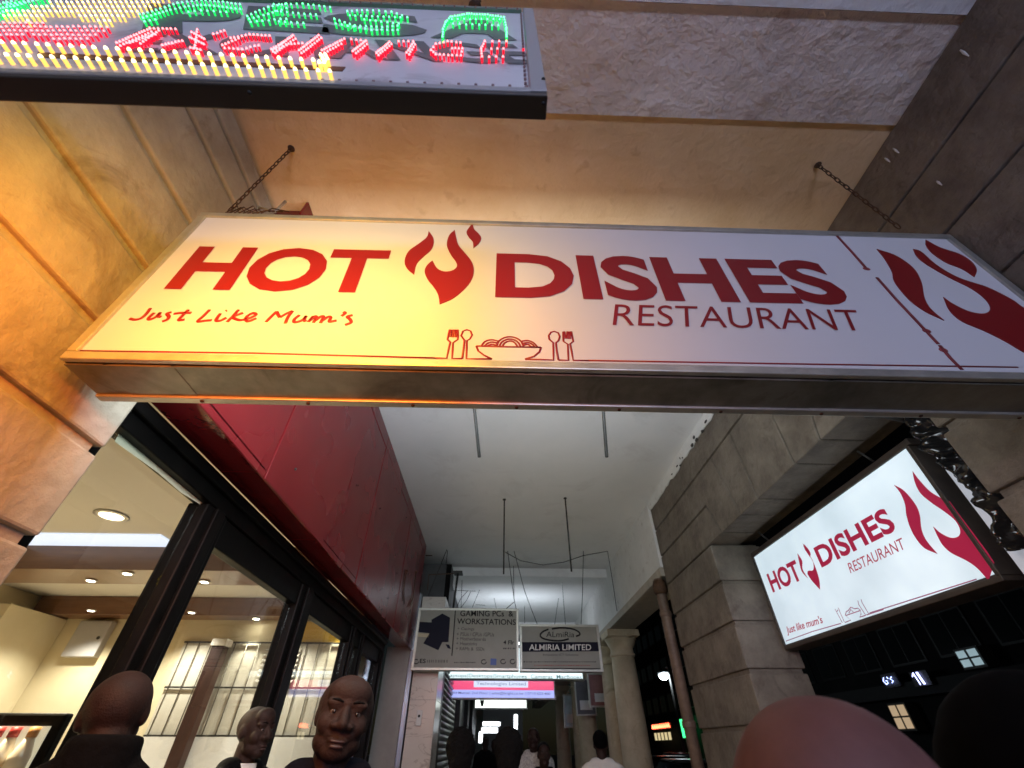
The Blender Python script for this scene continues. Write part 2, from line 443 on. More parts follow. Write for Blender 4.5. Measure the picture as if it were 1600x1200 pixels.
# flat arch of wedge stones over the right-hand opening
t = thing('stone_lintel', (2.35, 2.88, 3.08), 'dark brown stone flat arch with wedge joints over the street opening', 'lintel')
MB().box(XR + .03, 2.57, .1, 5.54, 3.125, 4.149).build('core', STONE_D, t)
C0 = 2.88
def mir(P): return [(2 * C0 - y, z) for y, z in reversed(P)]
KEY = [(2.60, 3.08), (3.16, 3.08), (3.18, 3.76), (2.58, 3.76)]
VA = [(3.16, 3.08), (3.47, 3.08), (3.63, 3.76), (3.18, 3.76)]
VB = [(3.47, 3.08), (3.87, 3.08), (4.02, 3.42), (5.56, 3.42), (5.56, 3.76), (3.63, 3.76)]
VC = [(3.87, 3.08), (5.56, 3.08), (5.56, 3.42), (4.02, 3.42)]
TOPC = [(2.9, 3.76), (5.56, 3.76), (5.56, 4.12), (2.9, 4.12)]
nearB = [(y, z) if y > .2 else (.1, z) for y, z in mir(VB)]
nearC = [(y, z) if y > .2 else (.1, z) for y, z in mir(VC)]
nearT = [(.1, 3.76), (2.9, 3.76), (2.9, 4.12), (.1, 4.12)]
def inset(P, g):
    n = len(P); out = []
    for i in range(n):
        p = Vector(P[i]); a = (p - Vector(P[i - 1])).normalized(); b = (Vector(P[(i + 1) % n]) - p).normalized()
        na = Vector((-a.y, a.x)); nb = Vector((-b.y, b.x))
        k = (na + nb); k = k / max(.3, k.length_squared) * 2
        out.append(p + k * g)
    return out
for P in (KEY, VA, mir(VA), VB, VC, nearB, nearC, TOPC, nearT):
    Q = inset(P, .007); n = len(Q)
    mb = MB().add([(XR, q.x, q.y) for q in Q] + [(2.41, q.x, q.y) for q in Q],
                  [tuple(range(n))[::-1], tuple(range(n, 2 * n))] + [(i, (i + 1) % n, n + (i + 1) % n, n + i) for i in range(n)])
    mb.build('wedge_stone', STONE_D, t, bevel=.006, seg=1)
# white paint band running on under the ceiling, chipped along its lower edge
pts = []
random.seed(3)
for i in range(41):
    y = 1.62 + i * (5.56 - 1.62) / 40
    pts.append((y, 4.04 + random.uniform(-.022, .022) + (.03 if 6 < i < 16 and random.random() < .5 else 0)))
mb = MB()
for (ya, za), (yb, zb) in zip(pts[:-1], pts[1:]):
    mb.add([(XR - .012, ya, za), (XR - .012, yb, zb), (XR - .03, yb, 4.151), (XR - .03, ya, 4.151), (XR + .01, ya, za), (XR + .01, yb, zb)], [(0, 3, 2, 1), (0, 1, 5, 4)])
mb.build('paint_band', WHITE_WORN, t)
for i in range(16):   # chips and holes in the plaster edge
    y = random.uniform(2.0, 4.6)
    MB().ball((XR - .016, y, random.uniform(4.03, 4.10)), (.012, random.uniform(.008, .035), random.uniform(.006, .02)), 8, 6).build('plaster_chip', mat('bare_dark_plaster', (.05, .045, .04), .9), t)
# smears of pale paint left on the stones
for x, y, l in ((1395, 232, 10), (1382, 247, 9), (1463, 283, 9), (1410, 58, 14), (1500, 78, 14)):
    a = U(x, y, X=XR - .003); b_ = U(x + l, y + l * .7, X=XR - .003)
    MB().tube([a, (a + b_) / 2 + Vector((0, 0, .004)), b_], [.003, .006, .002], 6, squash=(1, 0, 0)).build('paint_smear', WHITE_WORN, t)

# ---- far part of the right-hand side: white spandrel wall on round columns
t = thing('spandrel_wall', (2.3, 8, 3.2), 'white plastered wall band above the round columns', 'wall')
MB().box(2.07, 2.5, 5.563, 30, 3.30, 4.16).build('plaster_face', WHITE_WORN, t)
MB().box(2.05, 2.52, 5.565, 30, 3.19, 3.297).build('edge_moulding', mat('beige_moulding', (.36, .32, .26), .7, col2=(.45, .40, .33), nscale=8, bscale=20, bstr=.1), t, bevel=.01)
def column(x, y, r, label, group='round columns along the street side'):
    t = thing('round_column', (x, y, 0), label, 'column', group)
    k = r / .22
    MB().box(x - .27 * k, x + .27 * k, y - .27 * k, y + .27 * k, 0, .16).build('plinth', COLUMN, t, bevel=.01)
    MB().lathe((x, y, 0), [(.27 * k, .16), (.28 * k, .20), (.26 * k, .24), (.245 * k, .26), (.245 * k, .30)]).build('base_moulding', COLUMN, t)
    MB().lathe((x, y, 0), [(.238 * k, .30), (.238 * k, 1.0), (.228 * k, 1.9), (.205 * k, 2.78)], 32).build('shaft', COLUMN, t)
    MB().lathe((x, y, 0), [(.205 * k, 2.78), (.225 * k, 2.80), (.225 * k, 2.83), (.205 * k, 2.845), (.205 * k, 2.92), (.225 * k, 2.94), (.235 * k, 2.96), (.27 * k, 3.03), (.285 * k, 3.05), (.285 * k, 3.08)], 32).build('capital', COLUMN, t)
    MB().box(x - .29 * k, x + .29 * k, y - .29 * k, y + .29 * k, 3.08, 3.188).build('abacus', COLUMN, t, bevel=.008)
column(2.29, 9.0, .22, 'nearest pale round column with moulded capital right of the limited company sign')
column(2.29, 10.0, .22, 'second round column partly hidden behind the nearest one')
column(2.29, 13.4, .22, 'brown lit round column beyond the hanging street signs')
column(2.29, 14.4, .22, 'narrow far round column left of the brown lit one')
column(2.29, 18.5, .22, 'far round column just right of the distant white sign')
# downpipe on the far side of the pier
t = thing('downpipe', (2.03, 5.66, 0), 'brown rusty downpipe running down the far edge of the pier', 'pipe')
BROWNP = mat('brown_pipe_paint', (.10, .065, .045), .55, col2=(.18, .12, .085), nscale=9, stain=(.05, .03, .02))
MB().tube([(2.05, 5.68, 0), (2.05, 5.68, 3.0), (2.05, 5.68, 3.18)], .062, 14).build('pipe', BROWNP, t)
for z in (.6, 1.7, 2.75): MB().lathe((2.05, 5.68, z), [(.068, 0), (.072, .01), (.072, .05), (.068, .06)], 14).build('clamp', BROWNP, t)
MB().lathe((2.05, 5.68, 3.0), [(.066, 0), (.085, .03), (.09, .09), (.075, .16)], 14).build('hopper', RUST, t)

# ================================================================== SHOPFRONT (left)
XG = -1.5
t = thing('shop_front', (XG, 4.0, 0), 'black framed restaurant shopfront glazing under a red fascia', 'shopfront')
MB().box(XG - .10, XG + .0, 1.37, 6.60, 2.505, 2.655).build('header_beam', BLACKM, t, bevel=.006)
MB().box(XG - .07, XG + .03, 1.372, 6.6, 2.575, 2.625).build('header_moulding', BLACKM, t, bevel=.008)
MB().box(XG - .09, XG - .02, 2.30, 6.56, 2.355, 2.503).build('transom', BLACKM, t, bevel=.006)
MB().box(XG - .12, XG + .02, 1.37, 6.6, 0, .18).build('sill', BLACKM, t, bevel=.006)
mul = [(2.10, 2.30), (3.52, 3.80), (5.02, 5.14), (5.42, 5.52), (6.45, 6.60)]
for a, b in mul:
    q = MB().box(XG - .11, XG - .004, a, b, .18, 2.503).build('mullion', BLACKM, t, bevel=.008)
    MB().box(XG - .006, XG + .018, a + (b - a) * .3, b - (b - a) * .3, .18, 2.50).build('mullion_bead', BLACKM, q, bevel=.006)
MB().box(XG - .10, XG - .01, 1.37, 1.41, .18, 2.503).build('mullion', BLACKM, t, bevel=.004)
edges = [1.40] + [v for ab in mul for v in ab]
for a, b in zip(edges[0::2], edges[1::2]):
    MB().box(XG - .058, XG - .052, a + .002, b - .002, .18, 2.36 if a > 2 else 2.503).build('glass_pane', GLASS, t)
# torn masking strip along the top of the first pane
pp = [(190, 668), (205, 668), (278, 746), (293, 759), (322, 783), (318, 792), (282, 770), (245, 738), (178, 690)]
Pn = Panel((XG - .05, 0, 0), (0, 1, 0), (0, 0, 1))
mb = MB(); Pn.fill(mb, pp, c=.004, smooth=False); mb.build('masking_strip', mat('pale_masking_film', (.55, .58, .42), .5), t)

# red fascia: separate glossy sheets, soffit below
t = thing('red_fascia', (-1.3, 4.0, 2.62), 'glossy dark red fascia of sheet panels above the restaurant windows', 'fascia')
MB().box(-1.49, -1.262, 1.36, 7.30, 2.665, 4.14).build('backing', REDDARK, t)
ys = [1.30, 2.05, 3.02, 3.95, 4.92, 5.75, 6.6, 7.3]
for i, (a, b) in enumerate(zip(ys[:-1], ys[1:])):
    MB().box(-1.262, -1.25 + .004 * (i % 2), a + .003, b - .003, 2.62, 4.0).build('red_sheet', REDP, t, bevel=.002, seg=1)
    MB().box(-1.262, -1.246, a + .002, b - .002, 4.004, 4.146).build('trim_sheet', REDP, t, bevel=.002, seg=1)
REDSOFF = mat('warped_red_soffit', (.15, .008, .011), .10, col2=(.19, .012, .015), nscale=1.2, bscale=3.2, bstr=.35, coat=.6)
for a, b in zip(ys[:-1], ys[1:]):
    MB().box(-1.495, -1.25, max(a, 1.37) + .002, b - .002, 2.657, 2.664).build('soffit_sheet', REDSOFF, t)
for k in range(9):
    y = random.uniform(2.2, 7.0)
    MB().lathe((-1.243, y, random.uniform(2.75, 3.9)), [(.004, -.008), (.009, 0), (.006, .006)], 8, 'X').build('rivet', BLACKD, t)
for px, py, py2 in ((565, 750, 0), (650, 737, 0)):   # little iron hooks
    pass
for x, y in ((630, 737), (665, 868)):
    a = U(x, y, X=-1.24)
    MB().tube([a, a + Vector((.11, 0, .0))], .008, 6).build('hook', RUST, t)

# ---- inside the restaurant
t = thing('restaurant_wall', (-3.6, 6.1, 0), 'cream rear wall of the restaurant with barred windows', 'wall')
MB().box(-5.8, -1.62, 6.0, 6.2, 0, 2.93).build('plaster_face', SHOPWALL, t)
MB().box(-2.45, -1.63, 5.985, 5.998, 2.50, 2.72).build('yellow_band', YELLOWW, t)
MB().box(-3.75, -1.64, 5.94, 5.998, 1.0, 1.62).build('white_dado', mat('white_board', (.72, .71, .68), .4), t)
t2 = thing('restaurant_wall', (-5.7, 3, 0), 'cream side wall deep inside the restaurant at the left edge', 'wall')
MB().box(-5.8, -5.6, -.5, 5.997, 0, 2.93).build('plaster_face', SHOPWALL, t2)
MB().box(-5.598, -5.30, 5.2, 5.997, 0, 2.72).build('pilaster', SHOPWALL, t2)
struct('shop_floor', MB().box(-5.8, -1.503, -.5, 6.2, -.25, .01), mat('shop_floor_tile', (.4, .36, .3), .3))
struct('shop_ceiling', MB().box(-5.8, -1.6, -.5, 3.88, 2.90, 3.0), SHOPCEIL)
struct('shop_ceiling', MB().box(-5.8, -1.6, 3.88, 6.2, 2.935, 3.0), SHOPCEIL)
t = thing('party_wall', (-3.8, -.55, 0), 'plain wall closing the restaurant beside the ochre stone pier', 'wall')
MB().box(-5.8, -2.06, -.7, -.5, 0, 4.15).build('plaster_face', SHOPWALL, t)
# two brown ceiling bulkheads with downlights
tb = thing('ceiling_bulkhead', (-3.6, 4.1, 2.69), 'orange lit brown bulkhead nearest the window with small downlights', 'bulkhead', 'restaurant ceiling bulkheads')
MB().box(-5.59, -1.62, 3.885, 4.32, 2.695, 2.932).build('boxing', WOODB, tb, bevel=.004)
MB().box(-4.2, -2.85, 3.60, 3.875, 2.888, 2.8985).build('cove_glow_sheet', mat_emit('cove_glow', (.70, .80, 1), .75), tb)  # glowing sheet stands in for cove light falling on the ceiling
tb2 = thing('ceiling_bulkhead', (-3.6, 5.85, 2.72), 'darker brown bulkhead against the rear wall of the restaurant', 'bulkhead', 'restaurant ceiling bulkheads')
MB().box(-5.55, -1.62, 5.74, 5.998, 2.735, 2.932).build('boxing', WOODB, tb2, bevel=.004)
DLT = mat('downlight_trim', (.6, .58, .55), .3, .5)
def downlight(p, r, label, watts, col=(1, .86, .62), lens=30, spot=1.9):
    t = thing('downlight', p, label, 'lamp', 'restaurant downlights')
    MB().lathe(p, [(r * 1.35, 0), (r * 1.4, -.006), (r * 1.05, -.012), (r * 1.0, -.002)], 20).build('trim_ring', DLT, t)
    MB().lathe(p, [(r * .95, -.004), (r * .9, -.013)], 20).build('lens', mat_emit('lamp_lens_%d_%d' % (lens, int(col[2] * 100)), col, lens), t)
    if watts:
        l = bpy.data.lights.new('downlight_beam', 'SPOT'); l.energy = watts; l.color = col; l.spot_size = spot; l.spot_blend = .7; l.shadow_soft_size = r
        o = bpy.data.objects.new('downlight_beam', l); COL.objects.link(o); o.parent = t; o.location = (0, 0, -.03)
    return t
DL = [((175, 805), 2.898, .085, 'large warm downlight in the restaurant ceiling nearest the pier', 900, (1, .80, .52), 4),
      ((143, 906), 2.694, .035, 'left lower downlight under the orange lit bulkhead', 62, (1, .93, .8), 12),
      ((200, 895), 2.694, .035, 'downlight under the orange lit bulkhead left of the thick mullion', 62, (1, .93, .8), 12),
      ((320, 908), 2.694, .035, 'downlight under the bulkhead just right of the thick mullion', 62, (1, .93, .8), 12),
      ((392, 897), 2.694, .035, 'bright downlight beside the sloping transom', 62, (1, .93, .8), 12),
      ((143, 953), 2.734, .035, 'downlight above the grey wall box in the restaurant', 72, (1, .93, .8), 12),
      ((300, 956), 2.734, .035, 'downlight on the rear bulkhead right of the thick mullion', 72, (1, .93, .8), 12),
      ((405, 968), 2.734, .035, 'downlight throwing a white cone on the rear wall', 45, (1, .93, .75), 40),
      ((455, 957), 2.734, .035, 'downlight half behind the second mullion', 72, (1, .93, .8), 12),
      ((540, 972), 2.734, .035, 'downlight above the yellow wall band', 45, (1, .93, .7), 40)]
for (x, y), z, r, lab, w, c, ln in DL:
    p = U(x, y, Z=z)
    if z > 2.73: p.y = min(p.y, 5.86)
    downlight(p, r, lab, w, c, ln, 1.2 if w == 45 else 2.2)
# grey distribution box on the rear wall
t = thing('wall_box', (-4.75, 5.97, 2.33), 'pale grey metal box on the restaurant rear wall', 'box')
a = U(118, 1025, Y=5.93); b = U(158, 972, Y=5.93)
MB().box(a.x - .16, a.x + .22, 5.91, 5.999, 2.33, 2.70).build('case', mat('grey_box_paint', (.42, .40, .39), .45), t, bevel=.008)
MB().lathe((a.x + .16, 5.908, 2.52), [(.018, .004), (.018, -.006)], 12, 'Y').build('knob', BLACKD, t)
# barred window
t = thing('barred_window', (-3.0, 5.95, 1.62), 'large cream window with dark bars on the restaurant rear wall', 'window')
MB().box(-3.75, -1.85, 5.972, 5.996, 1.62, 2.50).build('blind', mat('cream_blind', (.48, .45, .37), .6, col2=(.56, .53, .45), nscale=1.2), t)
for i in range(14):
    x = -3.70 + i * .142
    MB().tube([(x, 5.95, 1.62), (x, 5.95, 2.50)], .006, 6).build('bar', mat('bar_brown', (.10, .085, .065), .5), t)
for z in (1.63, 2.05, 2.49): MB().box(-3.74, -1.86, 5.942, 5.958, z - .008, z + .008).build('rail', BLACKD, t)
for i in range(7): MB().obox((-2.75, 5.955, 2.12 + i * .05), (.42, 0, 0), (0, -.03, -.02), (0, .003, .012)).build('louvre_slat', mat('grey_slat', (.30, .28, .24), .5), t)
a = U(345, 1012, Y=5.85); b = U(292, 1195, Y=5.85)
t = thing('wooden_post', (a.x, 5.85, 0), 'dark red brown wooden post in front of the barred window', 'post')
MB().box(a.x - .07, a.x + .07, 5.78, 5.90, 0, 2.43).build('shaft', mat('red_brown_wood', (.025, .008, .005), .45, col2=(.04, .012, .007), nscale=3, stretch=(12, 12, 1)), t, bevel=.006)
MB().box(a.x - .085, a.x + .085, 5.765, 5.915, 2.43, 2.50).build('cap', SHOPCEIL, t, bevel=.004)
a = U(535, 1075, Y=5.9); t = thing('door_post', (a.x, 5.9, 0), 'ochre door post at the right end of the restaurant rear wall', 'post')
MB().box(a.x - .05, a.x + .05, 5.86, 5.94, 0, 2.49).build('shaft', mat('ochre_paint', (.38, .24, .07), .5, col2=(.45, .29, .09), nscale=4), t, bevel=.004)
a = U(580, 1040, Y=6.25); t = thing('wall_panel', (-1.6, 6.0, 1.0), 'red upright panel behind the last pane of the shopfront', 'panel')
MB().box(-1.86, -1.64, 5.93, 5.971, 1.63, 2.44).build('sheet', mat('red_panel_paint', (.35, .03, .025), .5, col2=(.42, .04, .03), nscale=3), t, bevel=.004)
# drinks display
t = thing('menu_display', U(0, 1200, Y=3.2), 'black framed lit display with bottled drinks at the lower left corner', 'display')
A = U(-70, 1112, Y=3.2); B = U(106, 1114, Y=3.2)
x0, x1, zt = A.x, B.x, B.z
MB().box(x0, x1, 3.2, 3.26, zt - 1.0, zt).build('housing', BLACKM, t, bevel=.012)
MB().box(x0 + .05, x1 - .05, 3.194, 3.199, zt - .95, zt - .06).build('screen', mat_emit('screen_glow', (.62, .55, .38), .5), t)
for i, (px_, juice) in enumerate(((-12, (.05, .01, .01)), (14, (.05, .012, .01)), (44, (1.0, .36, .02)))):
    bx = U(px_, 1160, Y=3.18).x; zb = zt - .52
    q = MB().lathe((bx, 3.178, zb), [(.05, 0), (.055, .02), (.055, .12), (.045, .17), (.055, .22), (.053, .27)], 16).build('bottle', mat_emit('juice_%d' % i, juice, .8, juice, .2), t)
    MB().lathe((bx, 3.178, zb + .27), [(.053, 0), (.05, .06), (.03, .115), (.022, .14)], 16).build('bottle_neck', mat('clear_plastic', (.55, .5, .42), .15), q)
    MB().lathe((bx, 3.178, zb + .41), [(.025, 0), (.025, .045)], 12).build('bottle_cap', mat('red_cap' if i < 2 else 'orange_cap', (.25, .02, .02) if i < 2 else (.35, .16, .05), .4), q)

# ================================================================== MAIN HANGING SIGN
def flame_logo(P, polys, m, parent, name='flame_logo', c=.003):
    """one mesh per tongue of flame"""
    for q in polys:
        mb = MB(); P.fill(mb, q, c=c); mb.build(name, m, parent)
def Z(pts, ox, oy, k): return [((p[0] / k + ox), (p[1] / k + oy)) + tuple(p[2:]) for p in pts]
YS = .985
SX0, SX1 = U(92, 562, Y=YS).x, U(1480, 365, Y=YS).x
SZ0, SZ1 = U(820, 577, Y=YS).z, (U(312, 337, Y=YS).z + U(1480, 365, Y=YS).z) / 2
DEP = .185
t = thing('hanging_sign', ((SX0 + SX1) / 2, YS + DEP / 2, SZ0), 'long white lightbox with red lettering and flame, lit yellow at its left', 'sign')
MP = Panel((SX0, YS, SZ0), (1, 0, 0), (0, 0, 1))
W_, H_ = SX1 - SX0, SZ1 - SZ0
# tin housing: sides, top, back and an underside made of overlapping strips
MB().box(SX0, SX1, YS + .012, YS + DEP, SZ0 + .004, SZ1).build('housing', SHEET, t)
xs = [SX0, SX0 + .12, SX0 + .33, SX0 + 1.45, SX0 + 2.45, SX1]
for i, (a, b) in enumerate(zip(xs[:-1], xs[1:])):
    MB().box(a, b + (.01 if i < 4 else 0), YS + .02, YS + DEP - .016, SZ0 - .004 - .0015 * (i % 2), SZ0 + .002).build('underside_sheet', SHEET, t)
MB().box(SX0 - .003, SX1 + .003, YS + DEP - .02, YS + DEP + .012, SZ0 - .014, SZ0 + .02).build('frame_rail', ALU, t, bevel=.004)
MB().box(SX0 + .03, SX1 - .03, YS + .004, YS + .011, SZ0 + .03, SZ1 - .025).build('face_panel', SIGNFACE, t)
for x0, x1, z0, z1 in ((SX0, SX1, SZ0, SZ0 + .032), (SX0, SX1, SZ1 - .027, SZ1 + .004), (SX0, SX0 + .034, SZ0 + .033, SZ1 - .028), (SX1 - .034, SX1, SZ0 + .033, SZ1 - .028)):
    MB().box(x0, x1, YS - .006, YS + .014, z0, z1).build('frame_rail', ALU, t, bevel=.004)
MB().box(SX0 + .03, SX0 + 2.35, YS + DEP + .001, YS + DEP + .008, SZ0 + .03, SZ1 - .025).build('added_rear_panel', mat_emit('added_rear_glow', (.82, .93, 1.0), 6.8, (.7, .7, .7)), t)  # unseen glowing back, added to light the corridor ceiling and far signs
MB().box(SX0 + 2.36, SX1 - .03, YS + DEP + .001, YS + DEP + .008, SZ0 + .03, SZ1 - .025).build('added_rear_panel', mat('unlit_rear_face', (.5, .5, .5), .4), t)  # left unlit so the near right pier stays dark
for i in range(9):
    x = SX0 + .35 + i * .36
    MB().lathe((x, YS + DEP - .004, SZ0 - .014), [(.004, 0), (.007, -.002), (.005, -.005)], 8).build('screw', RUST, t)
MF = Panel((SX0, YS + .004, SZ0), (1, 0, 0), (0, 0, 1))
MF.text('HOT', (255.5, 453), (313, 385), (611.5, 391.5), REDINK, t, bold=.036, name='lettering')
MF.text('DISHES', (773.5, 466), (776, 396), (1278, 408), REDINK, t, bold=.036, name='lettering')
MF.text('RESTAURANT', (957, 509), (961, 476), (1336, 485), REDINK, t, name='lettering', bold=-.004)
JUST = [[(190, 50), (165, 85), (130, 115), (90, 125), (55, 118)], [(215, 80), (180, 112), (185, 124), (225, 108), (255, 78)], [(255, 78), (242, 104), (262, 106)],
        [(330, 75), (300, 85), (312, 105), (300, 125), (268, 137)], [(440, 60), (395, 105), (378, 128), (415, 124)], [(345, 86), (400, 80), (460, 80)],
        [(580, 60), (540, 100), (502, 136), (550, 132), (595, 128)], [(650, 85), (622, 128), (648, 132), (690, 112)], [(684, 68), (694, 64)],
        [(770, 60), (730, 105), (695, 140)], [(800, 80), (735, 108), (770, 127), (800, 126)], [(800, 126), (850, 112), (884, 92), (862, 82), (820, 110), (830, 136), (888, 116)],
        [(950, 140), (990, 100), (1020, 72)], [(1020, 72), (1030, 92), (1042, 110)], [(1042, 110), (1085, 85), (1125, 68)], [(1125, 68), (1095, 108), (1077, 150)],
        [(1170, 95), (1135, 125), (1142, 142), (1190, 128), (1215, 100)], [(1215, 100), (1202, 124), (1210, 138)],
        [(1262, 102), (1245, 122), (1228, 140)], [(1240, 130), (1270, 104), (1282, 110), (1262, 145)], [(1275, 130), (1312, 104), (1328, 108), (1308, 148)], [(1320, 132), (1360, 106), (1376, 112), (1368, 138), (1415, 130)],
        [(1460, 74), (1472, 82), (1447, 102)], [(1520, 95), (1485, 105), (1505, 125), (1508, 145), (1470, 160)]]
JW = [JUST[:6], JUST[6:12], JUST[12:]]
for word in JW:
    mb = MB()
    for st in word: MF.stroke(mb, Z(st, 190, 470, 4.21), .0062)
    mb.build('handwritten_lettering', REDINK, t)
k3 = 2.051
L1 = Z([(1210, 85, 1), (1226, 112), (1220, 142), (1195, 166), (1172, 190), (1163, 225, 1), (1140, 205), (1133, 180), (1146, 150), (1180, 125), (1204, 105)], 80, 320, k3)
L2 = Z([(1293, 82, 1), (1275, 100), (1268, 130), (1280, 160), (1297, 184), (1300, 200), (1285, 212), (1260, 215), (1237, 205), (1222, 180, 1), (1205, 195), (1197, 215), (1206, 240), (1226, 265), (1240, 290), (1245, 320, 1),
        (1290, 300), (1330, 265), (1350, 235), (1354, 205), (1345, 180), (1325, 155), (1305, 130), (1298, 105)], 80, 320, k3)
L3 = Z([(1350, 62, 1), (1338, 76), (1331, 90), (1339, 106), (1351, 120), (1353, 140, 1), (1371, 125), (1378, 108), (1370, 94), (1356, 80)], 80, 320, k3)
flame_logo(MF, [L1, L2, L3], REDINK, t)
B1 = Z([(1127, 143, 1), (1190, 165), (1245, 205), (1270, 250), (1280, 300), (1300, 335), (1343, 372, 1), (1285, 345), (1235, 310), (1195, 265), (1180, 240), (1175, 215), (1152, 175)], 820, 320, k3)
B2 = Z([(1243, 143, 1), (1270, 152), (1320, 195), (1390, 235), (1480, 265), (1560, 305), (1600, 333), (1690, 378, 1), (1800, 465, 1), (1770, 540, 1), (1690, 515), (1600, 475), (1540, 440), (1470, 405), (1400, 375), (1360, 340), (1340, 297, 1),
        (1370, 318), (1420, 342), (1468, 350), (1490, 335), (1475, 305), (1430, 270), (1360, 235), (1290, 195), (1256, 168)], 820, 320, k3)
B3 = Z([(1283, 113, 1), (1330, 138), (1390, 158), (1430, 183), (1447, 210), (1440, 233, 1), (1400, 207), (1350, 187), (1305, 157), (1285, 132)], 820, 320, k3)
flame_logo(MF, [B1, B2, B3], REDINK, t)
mb = MB(); kk = 6.667
def ZZ(p): return Z(p, 680, 500, kk)
R1 = .0036
CUT = [[(0, 398), (120, 400), (140, 310), (158, 232), (128, 205), (140, 150), (150, 103), (165, 103), (158, 178), (180, 180), (188, 103), (205, 103), (200, 180), (215, 180), (222, 103), (236, 103), (238, 160), (236, 205), (185, 240), (182, 320), (176, 402), (282, 404)],
       [(282, 404), (296, 300), (306, 215), (270, 165), (290, 118), (330, 102), (370, 118), (384, 160), (360, 200), (330, 218), (328, 300), (325, 405), (440, 407), (590, 408)],
       [(590, 408), (510, 370), (450, 325), (428, 272)], [(428, 272), (700, 280), (1103, 286)], [(1103, 286), (1085, 335), (1030, 380), (935, 410)],
       [(935, 410), (1100, 414), (1232, 418), (1232, 330), (1230, 238), (1190, 205), (1182, 165), (1205, 130), (1240, 120), (1280, 135), (1298, 175), (1285, 215), (1258, 240), (1268, 330), (1284, 418)],
       [(1284, 418), (1388, 422), (1384, 330), (1382, 255), (1336, 225), (1332, 125), (1346, 122), (1355, 195), (1370, 195), (1376, 122), (1390, 122), (1390, 198), (1405, 198), (1404, 122), (1418, 122), (1438, 225), (1405, 250), (1422, 330), (1438, 422), (1600, 424)],
       [(480, 272), (520, 225), (585, 208), (660, 222)], [(515, 272), (545, 245), (590, 232), (645, 242)], [(545, 272), (590, 255), (645, 268)],
       [(640, 275), (660, 225), (710, 190), (775, 176), (840, 188), (895, 225), (920, 280)], [(668, 277), (690, 235), (735, 208), (780, 200), (830, 212), (868, 240), (890, 282)], [(697, 279), (725, 240), (780, 220), (830, 240), (858, 282)],
       [(905, 222), (965, 215), (1025, 240), (1065, 284)], [(918, 245), (965, 236), (1010, 255), (1035, 284)], [(925, 262), (965, 256), (1005, 284)]]
for i, st in enumerate(CUT): MF.stroke(mb, ZZ(st), R1, smooth=i > 6, sub=4)
MF.stroke(mb, [(111, 548), (400, 552), (680, 559.6)], R1, smooth=False)
MF.stroke(mb, [(919, 563.5), (1250, 569), (1590, 574)], R1, smooth=False)
mb.build('cutlery_drawing', REDINK, t)
mb = MB()
for q in ([(1300.5, 361), (1330, 393), (1352, 418)], [(1370, 434), (1400, 468), (1447, 518)], [(1449, 520), (1466, 538)], [(1468, 540), (1485, 560), (1503, 578)]):
    MF.stroke(mb, q, .0075, smooth=False)
for q in ((1354, 420), (1448, 517), (1474, 547)): mb.ball(MF.px(*q), (.016, .003, .012), 8, 6)
mb.build('panel_seam', mat('seam_red', (.22, .03, .035), .6), t)
# chains, bracket and loose wires
def chain(a, b, name, label, n=None, r=.0030, mat_=RUST, group='chains holding the long sign'):
    a, b = Vector(a), Vector(b); L = (b - a).length; d = (b - a) / L; n = n or max(4, int(L / .034))
    th = thing(name, a, label, 'chain', group)
    s1 = d.cross(Vector((0, 1, .3))).normalized(); s2 = d.cross(s1).normalized()
    mb = MB(); hl = L / n * .68
    for i in range(n):
        c = a + d * (L * (i + .5) / n); s = s1 if i % 2 else s2
        ring = [c + d * (hl * math.cos(w)) + s * (.0085 * math.sin(w)) for w in [2 * math.pi * k / 10 for k in range(11)]]
        mb.tube(ring, r, 5, cap=False)
    mb.build('links', mat_, th, kind='stuff')
    MB().ball(a, (.02, .02, .008), 10, 6).build('ceiling_hook', mat_, th)
    return th
chain(U(455, 232, Z=4.145), U(357, 331, Y=1.08), 'chain', 'rusty chain from the cream ceiling to the left end of the long sign')
chain(U(1278, 258, Z=4.145), U(1405, 356, Y=1.06), 'chain', 'rusty chain from the cream ceiling to the right end of the long sign')
t = thing('wire_tangle', U(380, 332, Y=1.12), 'tangle of rusty wire on top of the long sign below the left chain', 'wire')
mb = MB()
random.seed(11)
for k in range(9):
    a = U(352 + k * 7, 333, Y=1.1); b = U(372 + k * 10, 331, Y=1.12)
    mb.tube([a, (a + b) / 2 + Vector((random.uniform(-.03, .03), random.uniform(-.02, .02), random.uniform(.02, .08))), b], .003, 5)
mb.build('strands', RUST, t)
MB().tube([U(405, 324, Y=1.12), U(430, 331, Y=1.12), U(446, 315, Y=1.14)], .008, 6).build('bent_bracket', ALU, t)

# ================================================================== LED EXCHANGE SIGN (near, overhead)
YL = .198
LZ0, LZ1 = 2.30, 3.012
LX1 = .058; LX0 = -1.33
t = thing('led_sign', ((LX0 + LX1) / 2, YL, LZ0), 'grey exchange sign studded with lit green, red and yellow lamps', 'sign')
LFACE = mat('led_board_plastic', (.66, .64, .68), .42, col2=(.74, .72, .75), nscale=5, stain=(.25, .22, .22), sstain=5)
GREYF = mat('grey_alu_edge', (.50, .50, .52), .35, .6)
MB().box(LX0, LX1 - .004, YL + .003, YL + .026, LZ0 + .002, LZ1).build('board', LFACE, t)
MB().box(LX0, LX1, YL - .004, YL + .029, LZ0 - .014, LZ0 + .001).build('frame_rail', mat('dark_alu', (.07, .062, .058), .45, .4), t, bevel=.002)
MB().box(LX0, LX1 - .012, YL - .005, YL + .002, LZ0 + .002, LZ0 + .022).build('frame_rail', GREYF, t, bevel=.002)
MB().box(LX1 - .026, LX1, YL - .006, YL + .028, LZ0 + .002, LZ1).build('frame_rail', GREYF, t, bevel=.002)
